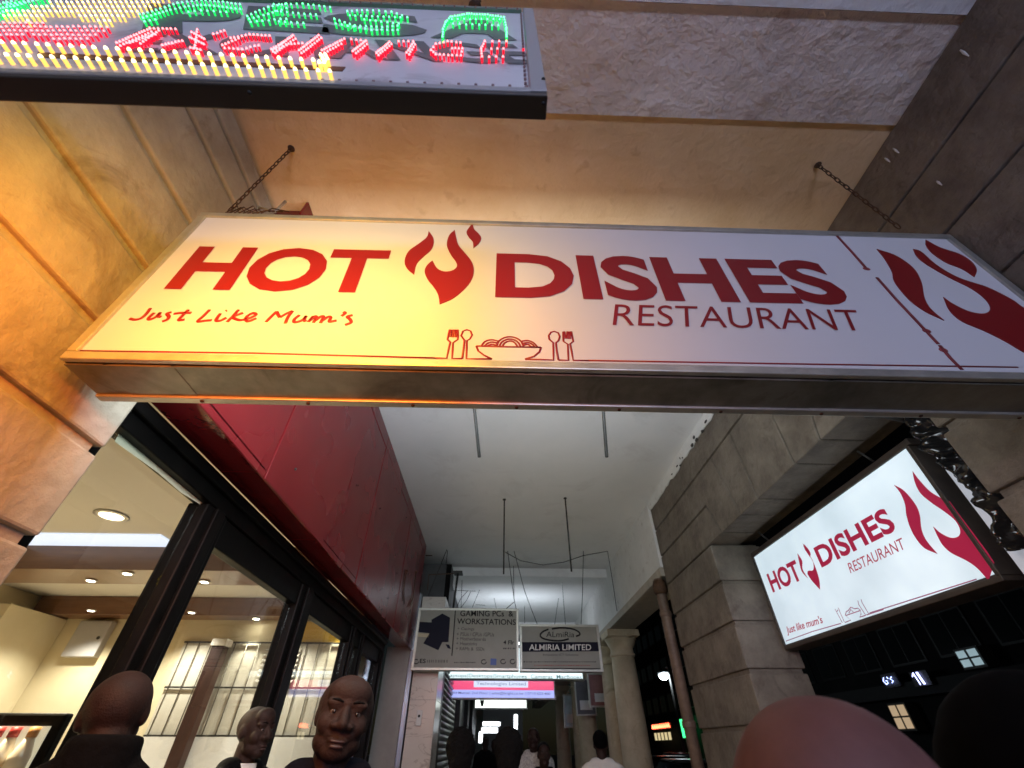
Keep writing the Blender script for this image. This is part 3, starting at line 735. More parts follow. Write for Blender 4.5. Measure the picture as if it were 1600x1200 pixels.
MB().box(LX0, LX1 - .03, YL - .005, YL + .028, LZ1 - .02, LZ1 + .004).build('frame_rail', mat('green_grey_alu', (.18, .24, .2), .4, .5), t, bevel=.002)
for x, y in ((849, 124), (390, 145), (849, 162)):
    q = U(x, y, Y=YL - .006) if y == 124 else U(x, y, Z=LZ0 - .014)
    MB().ball(q, .0035, 8, 6).build('screw_hole', BLACKD, t)
LP = Panel((0, YL + .003, 0), (1, 0, 0), (0, 0, 1))
PR = mat('printed_grey', (.16, .17, .17), .5); PRB = mat('printed_brown', (.13, .05, .02), .5); PRW = mat('printed_pale', (.6, .6, .6), .5)
# printed letters under the lamps
for body, a, b, c in (('P', (222, 50), (232, 6), (372, 12)), ('E', (380, 47), (388, 10), (502, 16)), ('S', (500, 56), (508, 20), (655, 24)), ('A', (672, 60), (690, 30), (808, 34))):
    LP.text(body, a, b, c, PR, t, name='printed_letter', bold=.05, c=.0015)
LP.text('EXCHANGE', (185, 82), (195, 50), (800, 70), PR, t, name='printed_letter', bold=.03, c=.0015, shear=.2)
mb = MB(); LP.fill(mb, [(60, 83), (540, 106), (535, 112), (60, 90)], c=.0015, smooth=False); mb.build('printed_band', PRB, t)
LEDM = {'g': mat_emit('green_lamp', (.005, .62, .09), 1.25, (.02, .3, .08), .2), 'r': mat_emit('red_lamp', (.85, .004, .022), 1.2, (.4, .02, .03), .2), 'y': mat_emit('yellow_lamp', (1.0, .52, .08), 1.15, (.5, .4, .2), .2),
        'o': mat('unlit_lamp', (.35, .22, .22), .25)}
LEDT = {'g': mat_emit('green_tip', (.12, 1.0, .32), 2.6, (.02, .3, .08), .2), 'r': mat_emit('red_tip', (1.0, .20, .22), 2.8, (.4, .02, .03), .2), 'y': mat_emit('yellow_tip', (1.0, .80, .40), 3, (.5, .4, .2), .2), 'o': LEDM['o']}
def led_shape(mb, mt, p, r, l):
    x, y, z = p
    mb.lathe((x, y, z), [(r, 0), (r, -l * .72)], 7, 'Y')
    mt.lathe((x, y - l * .722, z), [(r, 0), (r * .92, -l * .12), (r * .55, -l * .24), (r * .1, -l * .28)], 7, 'Y')
GL = {'g': [], 'r': [], 'y': []}
def along(c, path, step, ox, k=3.556, jit=1.5):
    P = [Vector((p[0] / k + ox, p[1] / k)) for p in path]
    for a, b in zip(P[:-1], P[1:]):
        L = (b - a).length; n = max(1, int(round(L / (step * .88))))
        for i in range(n + 1):
            q = a + (b - a) * (i / n); GL[c].append((q.x + random.uniform(-.4, .4), q.y + random.uniform(-.4, .4)))
def inside(p, poly):
    r = False
    for (x0, y0), (x1, y1) in zip(poly, poly[1:] + poly[:1]):
        if (y0 > p[1]) != (y1 > p[1]) and p[0] < (x1 - x0) * (p[1] - y0) / (y1 - y0) + x0: r = not r
    return r
def fillg(c, poly, dx, dy, ox=0, k=3.556):
    poly = [(x / k + ox, y / k) for x, y in poly]
    y = min(q[1] for q in poly); row = 0
    while y < max(q[1] for q in poly):
        x = min(q[0] for q in poly) + (row % 2) * dx / 2
        while x < max(q[0] for q in poly):
            if inside((x, y), poly): GL[c].append((x + random.uniform(-.7, .7), y + random.uniform(-.6, .6)))
            x += dx
        y += dy; row += 1
random.seed(5)
G2, G1 = 430, 0
for p, s in (([(932, 222), (935, 180), (950, 140), (975, 110), (1065, 92), (1180, 97), (1270, 110), (1283, 170), (1285, 222)], 4.5), ([(990, 150), (1240, 158)], 11), ([(985, 122), (1245, 122)], 11),
             ([(405, 78), (515, 72), (650, 80), (738, 112)], 10), ([(420, 102), (700, 112)], 10), ([(500, 125), (690, 150)], 10), ([(335, 122), (450, 162), (600, 170), (685, 160)], 10), ([(345, 150), (540, 185), (685, 185)], 10),
             ([(0, 40), (160, 36), (310, 55)], 10), ([(10, 78), (235, 100)], 10), ([(30, 138), (165, 148)], 10)): along('g', p, s, G2)
for p, s in (([(1385, 108), (1430, 85), (1500, 55), (1600, 35)], 8), ([(1395, 125), (1500, 95), (1600, 62)], 9), ([(1405, 140), (1600, 122)], 10),
             ([(790, 98), (860, 82), (930, 58), (1000, 32), (1130, 14), (1250, 26), (1345, 40)], 8), ([(810, 118), (900, 92), (960, 72), (1040, 55), (1130, 45), (1250, 55), (1345, 66)], 8), ([(820, 138), (880, 128)], 8), ([(1060, 85), (1130, 75), (1270, 85)], 10),
             ([(0, 45), (60, 30), (130, 8)], 7), ([(0, 70), (100, 52), (240, 8)], 7), ([(0, 100), (40, 85), (120, 70)], 8), ([(60, 45), (200, 20), (270, 5)], 7)): along('g', p, s, G1)
for p, s in (([(1165, 250), (1145, 290), (1150, 335)], 5), ([(1165, 250), (1285, 250)], 11), ([(1200, 292), (1268, 292)], 11), ([(1150, 338), (1265, 338)], 11),
             ([(1030, 258), (960, 250), (895, 265), (870, 300), (895, 325), (985, 330), (1035, 330), (1040, 290), (985, 290)], 7),
             ([(570, 318), (640, 255)], 4), ([(580, 330), (650, 268)], 5), ([(690, 250), (770, 250)], 8), ([(735, 315), (772, 258)], 4), ([(748, 325), (780, 270)], 5),
             ([(270, 303), (390, 238)], 4.5), ([(285, 318), (375, 265)], 6), ([(430, 238), (510, 248)], 8), ([(440, 308), (502, 252)], 4), ([(458, 320), (516, 268)], 5),
             ([(0, 300), (110, 218)], 4), ([(12, 318), (122, 238)], 5), ([(145, 303), (250, 218)], 4), ([(158, 318), (264, 233)], 5), ([(100, 268), (160, 262)], 6)): along('r', p, s, G2)
for p, s in (([(1200, 212), (1260, 190)], 6), ([(1295, 235), (1400, 213), (1510, 220)], 7), ([(1250, 275), (1340, 235)], 6), ([(1265, 292), (1360, 297), (1450, 275)], 7), ([(1520, 298), (1600, 250)], 5), ([(1530, 312), (1600, 270)], 6),
             ([(1070, 230), (1150, 270)], 5), ([(1110, 185), (1100, 290)], 5), ([(1080, 200), (1150, 240)], 5), ([(920, 275), (1030, 250)], 6), ([(1075, 290), (1130, 300)], 6),
             ([(670, 262), (720, 240), (850, 180)], 5), ([(690, 278), (860, 200)], 6), ([(740, 262), (880, 212)], 6), ([(850, 178), (990, 183)], 8), ([(800, 265), (900, 190)], 6)): along('r', p, s, G1)
fillg('r', [(0, 125), (300, 150), (620, 160), (610, 195), (480, 250), (330, 245), (200, 215), (0, 225)], 8.6, 6.4)
fillg('y', [(0, 100), (60, 80), (230, 42), (400, 4), (480, -25), (960, -25), (930, 25), (780, 85), (640, 135), (560, 140), (420, 92), (300, 95), (180, 138), (100, 120)], 8.4, 7.4)
LR, LL = .0021, .012
for c, nm in (('g', 'green_lamps'), ('r', 'red_lamps'), ('y', 'yellow_lamps')):
    mb, mt = MB(), MB()
    for x, y in GL[c]:
        p = U(x, y + 4, Y=YL + .003)
        if LX0 + .02 < p.x < LX1 - .03 and p.z < LZ1 - .025: led_shape(mb, mt, p, LR, LL)
    o = mb.build(nm, LEDM[c], t, kind='stuff'); mt.build('lamp_tips', LEDT[c], o, kind='stuff')
me_b, me_t = MB(), MB(); led_shape(me_b, me_t, (0, 0, 0), .0031, .016)
meb = me_b.mesh('yellow_lamp', LEDM['y']); met = me_t.mesh('lamp_tip', LEDT['y'])
tl = wloc(t)
for row in (0, 1):
    for i in range(38):
        px_ = -60 + i * 17.8 + row * 7 + random.uniform(-1.2, 1.2)
        if px_ > 518: continue
        y0 = (71 + px_ * .058) if row == 0 else (91 + px_ * .051)
        p = U(px_ + 2, y0 + 9, Y=YL + .003)
        o = link('yellow_lamp', meb, t, p - tl); link('lamp_tip', met, o)
for q in ((505, 100), (512, 100), (508, 106), (515, 106), (510, 112), (503, 112)):
    p = U(q[0], q[1], Y=YL + .003); o = link('yellow_lamp', meb, t, p - tl); link('lamp_tip', met, o)
mo_b, mo_t = MB(), MB(); led_shape(mo_b, mo_t, (0, 0, 0), .0024, .006)
mob = mo_b.mesh('unlit_lamp', LEDM['o'])
for i in range(13):
    p = U(505 + i * 26.5, 128 + i * .85, Y=YL + .003); link('unlit_lamp', mob, t, p - tl)
for i in range(24):
    p = U(440 + i * 16, 5 + i * .62, Y=YL + .003); link('unlit_lamp', mob, t, Vector((p.x, p.y - .008, LZ1 - .03)) - tl)
for i in range(26):
    p = Vector((LX1 - .032, YL + .001, LZ0 + .03 + i * .025)); link('edge_lamp', mo_b.mesh('edge_lamp', LEDM['r'] if 9 < i < 22 else LEDM['o']) if i in (0, 10) else mob, t, p - tl)
# its other side carries the same lamps: three bands of coloured light thrown on the long sign and pier
for nm, z, hgt, col, e, x0, x1 in (('green_band_light', 2.90, .16, (.85, 1.0, .30), 2.2, -1.15, -.25), ('yellow_band_light', 2.66, .16, (1.0, .62, .03), 5.6, -1.25, -.06), ('red_band_light', 2.40, .14, (1.0, .20, .025), 14.0, -1.30, -.30)):
    l = bpy.data.lights.new(nm, 'AREA'); l.shape = 'RECTANGLE'; l.size = x1 - x0; l.size_y = hgt; l.energy = e; l.color = col; l.spread = math.radians(150 if 'red' in nm else 135)
    o = bpy.data.objects.new(nm, l); COL.objects.link(o); o.parent = t
    o.location = Vector(((x0 + x1) / 2, YL + .034, z)) - tl; o.rotation_euler = (math.radians(90), 0, 0)
    MB().box(x0, x1, YL + .0265, YL + .031, z - hgt / 2, z + hgt / 2).build('rear_lamp_strip', mat_emit(nm + '_strip', col, 1.5), t)
chain(U(742, 12, Y=YL + .02), Vector((-.10, YL + .02, 4.05)), 'chain', 'dark hanger above the lit exchange sign', r=.004, group='hangers of the exchange sign')

# ================================================================== SECOND LIGHTBOX (street opening)
BLp = U(1228, 1010, X=2.45); BRp = U(1560, 900, X=2.45); TLp = U(1178, 862, X=2.45)
S2 = Panel(BLp, BRp - BLp, (0, 0, 1)); S2W = (BRp - BLp).length; S2H = (TLp.z - BLp.z + U(1430, 697, X=2.45).z - BRp.z) / 2
t = thing('hanging_sign', S2.w(S2W / 2, 0, -.08), 'brightly lit white lightbox with crimson flame hanging in the street opening', 'sign')
BRN = mat('brown_black_frame', (.035, .026, .022), .5, col2=(.06, .045, .035), nscale=8)
MB().obox(S2.w(0, 0, -.17), S2.u * S2W, S2.v * S2H, S2.n * .165).build('housing', BRN, t)
MB().obox(S2.w(.012, .012, -.004), S2.u * (S2W - .024), S2.v * (S2H - .024), S2.n * .006).build('face_panel', S2FACE, t)
for a, b, w, h in ((-.02, S2H - .008, S2W + .06, .04), (-.01, -.026, S2W + .03, .026), (-.02, 0, .02, S2H - .01), (S2W - .004, 0, .026, S2H - .01)):
    MB().obox(S2.w(a, b, -.18), S2.u * w, S2.v * h, S2.n * .19).build('frame_rail', BRN, t, bevel=.004)
random.seed(9)
for i in range(7):
    a = .1 + i * .27 + random.uniform(-.05, .05)
    MB().obox(S2.w(a, S2H + .028, -.05), S2.u * random.uniform(.03, .10), S2.v * random.uniform(.012, .03), S2.n * .012).build('torn_tape', BLACKD, t)
SF = Panel(S2.w(0, 0, .002), S2.u, S2.v)
k2 = 3.53
def Z2(p): return Z(p, 1160, 680, k2)
def z2(x, y): return (x / k2 + 1160, y / k2 + 680)
SF.text('HOT', z2(172, 868), z2(134, 766), z2(290, 683), S2INK, t, bold=.03)
SF.text('DISHES', z2(440, 728), z2(392, 618), z2(782, 388), S2INK, t, bold=.03)
SF.text('RESTAURANT', z2(598, 757), z2(580, 702), z2(876, 556), S2INK, t)
SF.text("Just like mum's", z2(253, 1106), z2(237, 1056), z2(432, 990), S2INK, t, shear=.15, bold=.015)
flame_logo(SF, [Z2([(835, 265, 1), (890, 298), (950, 370), (975, 430), (985, 510), (1012, 572), (1072, 645, 1), (1000, 612), (950, 552), (920, 490), (903, 430), (895, 370), (870, 310)]),
                Z2([(937, 190, 1), (975, 240), (1030, 298), (1090, 335), (1140, 355, 1), (1175, 405, 1), (1262, 520, 1), (1345, 632, 1), (1382, 690, 1), (1352, 790, 1), (1290, 722), (1230, 680), (1150, 640), (1105, 600), (1080, 560), (1050, 495, 1),
                    (1090, 530), (1145, 555), (1188, 547), (1197, 512), (1170, 460), (1110, 410), (1040, 362), (980, 310), (950, 250)]),
                Z2([(305, 650, 1), (330, 690), (332, 735), (360, 785, 1), (330, 750), (318, 710)]),
                Z2([(335, 595, 1), (348, 630), (375, 665), (392, 700), (392, 740), (365, 745), (360, 762, 1), (385, 800), (428, 848, 1), (425, 800), (410, 745), (388, 690), (360, 640)]),
                Z2([(340, 598, 1), (362, 622), (376, 648), (374, 668, 1), (356, 640)])], S2INK, t)
mb = MB(); k4 = 10.0
def Z4(p): return Z(p, 1220, 920, k4)
for q in ([(80, 818), (500, 660), (940, 530)], [(1000, 515), (1090, 478), (1010, 408), (1240, 325), (1250, 385), (1228, 430), (1320, 402)], [(1330, 395), (1600, 305)], [(870, 350), (960, 520)], [(845, 305), (868, 350), (892, 320)], [(895, 285), (912, 320), (920, 350), (990, 505)], [(1200, 170), (1215, 235), (1320, 395)],
          [(1250, 150), (1265, 200), (1370, 380)], [(1005, 400), (1020, 345), (1050, 330), (1090, 275), (1130, 290), (1150, 300), (1200, 290), (1240, 320)], [(1060, 370), (1090, 310), (1130, 350)]):
    SF.stroke(mb, Z4(q), .003, smooth=False)
SF.stroke(mb, [z2(700, 975), z2(1285, 783)], .003, smooth=False)
mb.build('cutlery_drawing', S2LINE, t)
for a in (.25, S2W - .3):
    q = S2.w(a, S2H + .03, -.08); MB().tube([q, Vector((q.x - .1, q.y, 3.085))], .008, 6).build('hanger', BLACKD, t)

# narrow end-on light panel with a dotted edge, and crumpled plastic beside it
t = thing('light_panel', (2.47, 1.96, 2.2), 'narrow grey light panel with a dotted white lamp edge', 'sign')
MB().box(2.46, 2.52, 1.925, 2.01, 2.12, 2.90).build('panel_face', mat_emit('dim_panel', (.40, .45, .56), .32), t, bevel=.01)
MB().box(2.455, 2.53, 1.905, 1.924, 2.12, 2.90).build('lamp_rail', BLACKD, t)
me_l = MB().box(-.004, 0, -.006, .006, -.010, .010).mesh('edge_lamp', mat_emit('white_dot_lamp', (1, 1, 1), 1.6))
for i in range(24): link('edge_lamp', me_l, t, Vector((2.452, 1.914, 2.14 + i * .032)) - wloc(t))
from mathutils import noise as mnoise
t = thing('plastic_sheet', (2.40, 1.78, 2.3), 'crumpled glossy black plastic sheeting hanging beside the lit sign', 'sheeting')
mb = MB(); nu, nv = 26, 70; vs = []
for j in range(nv):
    for i in range(nu):
        u, v = i / (nu - 1), j / (nv - 1)
        y = 1.92 - .28 * u + .03 * math.sin(v * 7); z = 3.07 - .82 * v
        d = mnoise.noise(Vector((u * 3, v * 16, 1.3))) * .05 + mnoise.noise(Vector((u * 7, v * 34, 4.1))) * .022
        vs.append((2.36 + d + .06 * math.sin(u * 3.1), y + mnoise.noise(Vector((v * 9, u * 2, 7))) * .03, z + mnoise.noise(Vector((u * 5, v * 9, 2))) * .02))
mb.add(vs, [(j * nu + i, j * nu + i + 1, (j + 1) * nu + i + 1, (j + 1) * nu + i) for j in range(nv - 1) for i in range(nu - 1)], True)
o = mb.build('sheet', mat('black_plastic', (.012, .012, .013), .16), t)
sm = o.modifiers.new('thick', 'SOLIDIFY'); sm.thickness = .003
MB().tube([(2.38, 1.93, 2.98), (2.30, 1.98, 3.06), (2.22, 2.02, 3.085)], .012, 6).build('cable_tie', BLACKD, t)

# ================================================================== HANGING SIGNS FURTHER IN
def board(name, label, Y, x0, x1, z0, z1, face, frame, dep=.14, fr=.03):
    t = thing(name, ((x0 + x1) / 2, Y + dep / 2, z0), label, 'sign')
    MB().box(x0, x1, Y + .01, Y + dep, z0, z1).build('housing', frame, t)
    MB().box(x0 + fr * .6, x1 - fr * .6, Y + .003, Y + .009, z0 + fr * .6, z1 - fr * .6).build('face_panel', face, t)
    for a, b, c, d in ((x0, x1, z0, z0 + fr), (x0, x1, z1 - fr, z1), (x0, x0 + fr, z0 + fr + .001, z1 - fr - .001), (x1 - fr, x1, z0 + fr + .001, z1 - fr - .001)):
        MB().box(a - .002, b + .002, Y - .006, Y + .012, c, d).build('frame_rail', frame, t, bevel=.003)
    return t, Panel((0, Y + .003, 0), (1, 0, 0), (0, 0, 1))
GREYW = mat('grey_white_plastic', (.235, .235, .205), .5, col2=(.28, .28, .245), nscale=3)
INK = mat('black_ink', (.006, .006, .008), .6, spec=.2); INKG = mat('grey_ink', (.045, .045, .045), .6, spec=.2); NAVY = mat('navy_ink', (.004, .005, .018), .6, spec=.2); WHI = mat('white_ink', (.75, .75, .74), .5); BLU = mat('blue_ink', (.05, .10, .35), .5); REDB = mat('red_ink', (.3, .02, .02), .5)
a, b = U(650, 951, Y=7), U(811, 1047, Y=7)
t, P = board('hanging_sign', 'grey white computer sign with a dark tower drawing above the marble pillar', 7.0, -1.18, .305, 2.345, 3.12, GREYW, ALU)
q6 = 4.706
def z6(x, y): return (x / q6 + 620, y / q6 + 930)
def Z6(p): return [z6(*i) for i in p]
for poly in ([(255, 180), (335, 135), (392, 165), (380, 345), (335, 345), (305, 405), (195, 355), (240, 280), (150, 270), (155, 195), (255, 200)], [(150, 278), (240, 285), (230, 310), (148, 305)], [(358, 360), (385, 365), (398, 395), (375, 390)]):
    mb = MB(); P.fill(mb, Z6(poly), smooth=False); mb.build('tower_drawing', NAVY if poly[0][0] != 150 else mat('pale_ink', (.5, .45, .3), .5), t)
mb = MB(); P.stroke(mb, Z6([(432, 100), (405, 445)]), .007, smooth=False); mb.build('divider_line', INK, t)
for body, bl, tl_, tr, m, bo in (('GAMING PCs  &', (466, 155), (468, 112), (856, 115), INK, .012), ('WORKSTATIONS', (442, 212), (445, 170), (875, 178), INK, .012), ('+ Casings', (445, 262), (447, 236), (570, 238), INKG, 0), ('+ PSUs / CPUs /GPUs', (440, 300), (443, 272), (716, 276), INKG, 0),
                           ('+ Motherboards', (438, 332), (440, 308), (655, 312), INKG, 0), ('+ Heatsinks', (436, 366), (438, 342), (590, 346), INKG, 0), ('+ RAMs &  SSDs', (434, 405), (436, 380), (645, 384), INKG, 0), ('4 Flr', (782, 362), (785, 332), (865, 332), INK, .02),
                           ('ES', (168, 500), (170, 468), (214, 468), INK, .02)):
    P.text(body, z6(*bl), z6(*tl_), z6(*tr), m, t, bold=bo)
mb = MB(); P.fill(mb, Z6([(690, 465), (733, 467), (731, 515), (688, 513)]), smooth=False); mb.build('blue_square', BLU, t)
for cx_, cy_ in ((640, 490), (782, 488), (852, 488), (142, 488)):
    mb = MB(); P.stroke(mb, Z6([(cx_ + 18 * math.cos(w), cy_ + 16 * math.sin(w)) for w in [k * .55 for k in range(11)]]), .006); mb.build('round_mark', INKG, t)
def small_print(P, t, x0, x1, y, h, m):
    random.seed(int(x0 + y)); x = x0; mb = MB()
    while x < x1:
        w = random.uniform(5, 12); P.fill(mb, Z6([(x, y + h * random.uniform(.0, .3)), (min(x + w, x1), y), (min(x + w, x1), y + h), (x, y + h)]), smooth=False); x += w + (random.uniform(4, 12))
    mb.build('small_print', m, t, kind='stuff')
small_print(P, t, 222, 380, 474, 22, mat('faded_ink', (.11, .11, .10), .6)); small_print(P, t, 422, 580, 490, 9, INKG); small_print(P, t, 782, 870, 386, 11, INKG)
t, P = board('hanging_sign', 'grey white limited company sign with an oval mark and navy band', 7.25, .335, 1.535, 2.365, 2.965, GREYW, ALU)
mb = MB(); P.fill(mb, Z6([(912, 345), (1488, 345), (1490, 412), (910, 416)]), smooth=False); mb.build('navy_band', NAVY, t)
mb = MB(); P.stroke(mb, Z6([(1115, 250), (1075, 268), (1055, 292), (1070, 315), (1120, 330), (1200, 335), (1265, 322)]), .011); P.stroke(mb, Z6([(1140, 248), (1210, 240), (1290, 248), (1335, 268), (1345, 290), (1318, 302)]), .011); mb.build('oval_mark', INK, t)
for body, bl, tl_, tr, m, bo in (('ALmiRia', (1098, 308), (1100, 268), (1305, 270), INK, .0), ('ALMIRIA LIMITED', (972, 405), (974, 362), (1428, 362), WHI, .01), ('Innovative ICT Solutions', (1075, 446), (1077, 430), (1335, 430), INKG, 0)):
    P.text(body, z6(*bl), z6(*tl_), z6(*tr), m, t, bold=bo, c=.0065)
small_print(P, t, 932, 1470, 486, 8, INKG); small_print(P, t, 1012, 1425, 512, 8, REDB)
mb = MB(); P.fill(mb, Z6([(915, 536), (1495, 538), (1495, 548), (914, 547)]), smooth=False); mb.build('footer_line', INK, t)
BRW = mat_emit('bright_box_white', (.80, .97, 1.0), .85); PINKF = mat_emit('pink_box', (1.0, .07, .22), .6); LILF = mat_emit('lilac_box', (.42, .48, 1.0), .65); BLUEI = mat_emit('blue_glow_ink', (.015, .015, .2), .25); TEAL = mat_emit('teal_glow_ink', (.02, .14, .17), .3)
t, P = board('hanging_sign', 'glaring white strip of a lightbox listing laptops and desktops', 10.0, U(695, 1060, Y=10).x, U(913, 1060, Y=10).x, 2.53, 3.10, BRW, ALU)
P.text('Laptops|Desktops|Smartphones  Cameras  MacBooks', z6(370, 612), z6(372, 574), z6(1358, 588), TEAL, t, c=.006, bold=.012)
MB().tube([(-.6, 10.07, 3.16), (1.3, 10.07, 3.16)], .02, 10).build('added_top_tube', mat_emit('tube_white', (.85, .92, 1), 5), t)  # added tube, hidden by the nearer signs, to brighten the far ceiling
l = bpy.data.lights.new('added_tube_light', 'AREA'); l.shape = 'RECTANGLE'; l.size = 1.9; l.size_y = .06; l.energy = 9; l.color = (.80, .90, 1.0)
o = bpy.data.objects.new('added_tube_light', l); COL.objects.link(o); o.parent = t; o.location = Vector((.35, 10.07, 3.2)) - wloc(t); o.rotation_euler = (math.radians(142), 0, 0)
t, P = board('hanging_sign', 'pink and lilac lightbox with blue address line', 11.0, U(694, 1080, Y=11).x, U(868, 1080, Y=11).x, U(780, 1093, Y=11).z, 2.74, LILF, ALU)
mb = MB(); P.fill(mb, Z6([(368, 600), (1156, 600), (1154, 700), (366, 694)]), smooth=False); mb.build('pink_band', PINKF, t)
mb = MB(); P.fill(mb, Z6([(566, 612), (966, 615), (964, 680), (566, 676)]), c=.006, smooth=False); mb.build('name_plate', mat_emit('pale_plate', (.70, .78, 1.0), .65), t)
P.text('Technologies Limited', z6(585, 668), z6(587, 636), z6(948, 640), BLUEI, t, c=.009)
P.text('Old Mutual, 2nd Floor | sales@bright.co.ke  | 0710 623 400', z6(396, 732), z6(398, 706), z6(1128, 714), BLUEI, t, c=.006, bold=.01)
t, P = board('hanging_sign', 'plain bright white lightbox lowest in the corridor distance', 14.0, U(741, 1100, Y=14).x, U(824, 1100, Y=14).x, U(780, 1108, Y=14).z, 2.75, mat_emit('far_box_white', (.9, 1.0, .92), 1.6), ALU)
mb = MB(); P.fill(mb, [(750, 1094), (757, 1094), (755, 1104), (751, 1103)], smooth=False); mb.build('dark_mark', INKG, t)
for i, (x, y, w, h, c_, lab) in enumerate(((938, 1052, .62, .62, (.22, .10, .09), 'dark red and white board hung between the round columns'), (912, 1060, .5, .75, (.10, .10, .11), 'dark board hung left of the red one near the columns'), (888, 1085, .34, .8, (.45, .55, .6), 'small pale blue board hung far down beside the columns'))):
    Yb = (11.6, 13.0, 16.0)[i]; q = U(x, y, Y=Yb)
    t, P = board('hanging_sign', lab, Yb, q.x - w / 2, q.x + w / 2, q.z - h, q.z, mat('board_face_%d' % i, c_, .5, col2=tuple(v * 1.5 for v in c_), nscale=4), ALU, dep=.08)
    mb = MB(); mb.box(q.x - w * .3, q.x + w * .3, Yb - .002, Yb + .002, q.z - h * .85, q.z - h * .6); mb.build('white_strip', WHI, t)

# ---- rods, wires and brackets on the white ceiling
def rod(name, label, a, b, r, m, cat='rod', group=None, plate=True):
    t = thing(name, a, label, cat, group)
    MB().tube([a, b], r, 10).build('shaft', m, t)
    if plate: MB().lathe(a, [(r * 2.2, -.012), (r * 2.2, 0)], 12).build('ceiling_plate', m, t)
    return t
rod('hanging_rod', 'thick black pipe hanging just left of centre below the long sign', U(727, 500, Z=4.15), U(749, 714, Y=2.35), .011, BLACKD)
rod('hanging_rod', 'thick black pipe hanging right of centre below the long sign', U(932, 500, Z=4.15), U(948, 714, Y=2.35), .011, BLACKD)
rod('hanging_rod', 'thin threaded rod hanging in mid ceiling, left of the pair', U(788, 780, Z=4.15), U(787, 897, Y=5.45), .010, BLACKD)
rod('hanging_rod', 'thin threaded rod hanging in mid ceiling, right of the pair', U(883, 778, Z=4.15), U(893, 893, Y=5.40), .010, BLACKD)
t = thing('bracket', U(712, 897, Y=7.1), 'black iron T bar holding the computer sign', 'bracket')
MB().tube([U(715.5, 896, Y=7.1), U(708, 951, Y=7.1)], .016, 8).build('bar', BLACKD, t)
a = U(716, 896, Y=7.1); MB().box(a.x - .07, a.x + .07, 7.0, 7.2, a.z - .006, a.z + .012).build('top_plate', BLACKD, t)
MB().tube([U(668, 922, Y=7.1), U(670, 898, Y=7.1), U(712, 896, Y=7.1)], .008, 6).build('stay', RUST, t)
WL = 'thin dark wire strung from the white ceiling above the hanging signs'; WG = 'thin wires above the hanging signs'
WLS = ['slanting wire over the left corner of the computer sign', 'straight wire just right of the black T bar', 'left of two wires meeting above the right end of the computer sign', 'long slanting wire down to the top of the company sign', 'upright wire between the two slanting ones above the computer sign', 'knotted dark wire above the right end of the company sign',
       'straight thin wire just left of the knotted one', 'short wire slanting left over the company sign', 'short wire above the middle of the computer sign', 'short upright wire over the left end of the company sign', 'slanting wire right of the looped stay', 'left loop of wire under the thin ceiling stay', 'right loop of wire under the thin ceiling stay', 'thin bent wire stay left of the black T bar',
       'tiny level wire far back above the computer sign', 'short slack wire at the top right corner of the computer sign', 'short upright wire near the red fascia', 'long wire slanting from the ceiling towards the red fascia']
def z7(p): return [(x / 4.706 + 620, y / 4.706 + 880) for x, y in p]
for pts, Yw in (([(330, 0), (240, 210)], 7.0), ([(480, 125), (472, 330)], 8.0), ([(815, -90), (862, 260), (877, 335)], 7.05), ([(862, -90), (940, 205), (990, 340), (1032, 448)], 7.3), ([(858, 20), (862, 260)], 7.1), ([(1372, -90), (1368, 100), (1365, 235), (1355, 448)], 7.3),
                ([(1215, 140), (1240, 450)], 8.2), ([(1190, 255), (1160, 450)], 9.5), ([(715, 255), (732, 335)], 9.5), ([(940, 315), (940, 440)], 9.5), ([(610, 195), (555, 325)], 8.4), ([(520, 205), (470, 260), (440, 325)], 8.4), ([(545, 205), (515, 270), (470, 330)], 8.4), ([(580, 205), (430, 200), (275, 195), (268, 240), (300, 312)], 8.4), ([(580, 305), (650, 308)], 9.0), ([(862, 285), (805, 335)], 7.1)):
    q = [U(x, y, Y=Yw) for x, y in z7(pts)]
    t = thing('hanging_wire', q[0], WLS.pop(0), 'wire', WG); MB().tube(q, .0055 if Yw < 8 else .0045, 6).build('strand', WIRE, t)
q = [U(x / 3.75 + 640, y / 3.75 + 640, Z=4.14) for x, y in ((560, 835), (650, 885), (780, 910), (900, 895), (1020, 855), (1160, 830))]
q.append(U(1190 / 3.75 + 640, 1010 / 3.75 + 640, X=2.04)); q.append(U(1215 / 3.75 + 640, 1180 / 3.75 + 640, X=2.04))
t = thing('ceiling_cable', q[0], 'sagging thin cable across the white ceiling and down the right wall', 'cable'); MB().tube(q, .006, 6).build('strand', WIRE, t)
for pts in ([(222, 825), (212, 940)], [(218, 820), (110, 1090)]):
    q = [U(x / 3.75 + 640, y / 3.75 + 640, Y=6.9) for x, y in pts]
    t = thing('hanging_wire', q[0], WLS.pop(0), 'wire', WG); MB().tube(q, .005, 6).build('strand', WIRE, t)
FWL = ['left rusty wire hanging from a hook on the red fascia', 'right rusty wire hanging from a hook on the red fascia']
for pts in ([(70, 60), (50, 190), (55, 300)], [(140, 65), (120, 250), (95, 310)]):
    q = [U(x, y, X=-1.235) for x, y in z7(pts)]
    t = thing('fascia_wire', q[0], FWL.pop(0), 'wire', 'wires on the red fascia'); MB().tube(q, .008, 6).build('strand', RUST, t); MB().ball(q[0], .022, 8, 6).build('hook', RUST, t)

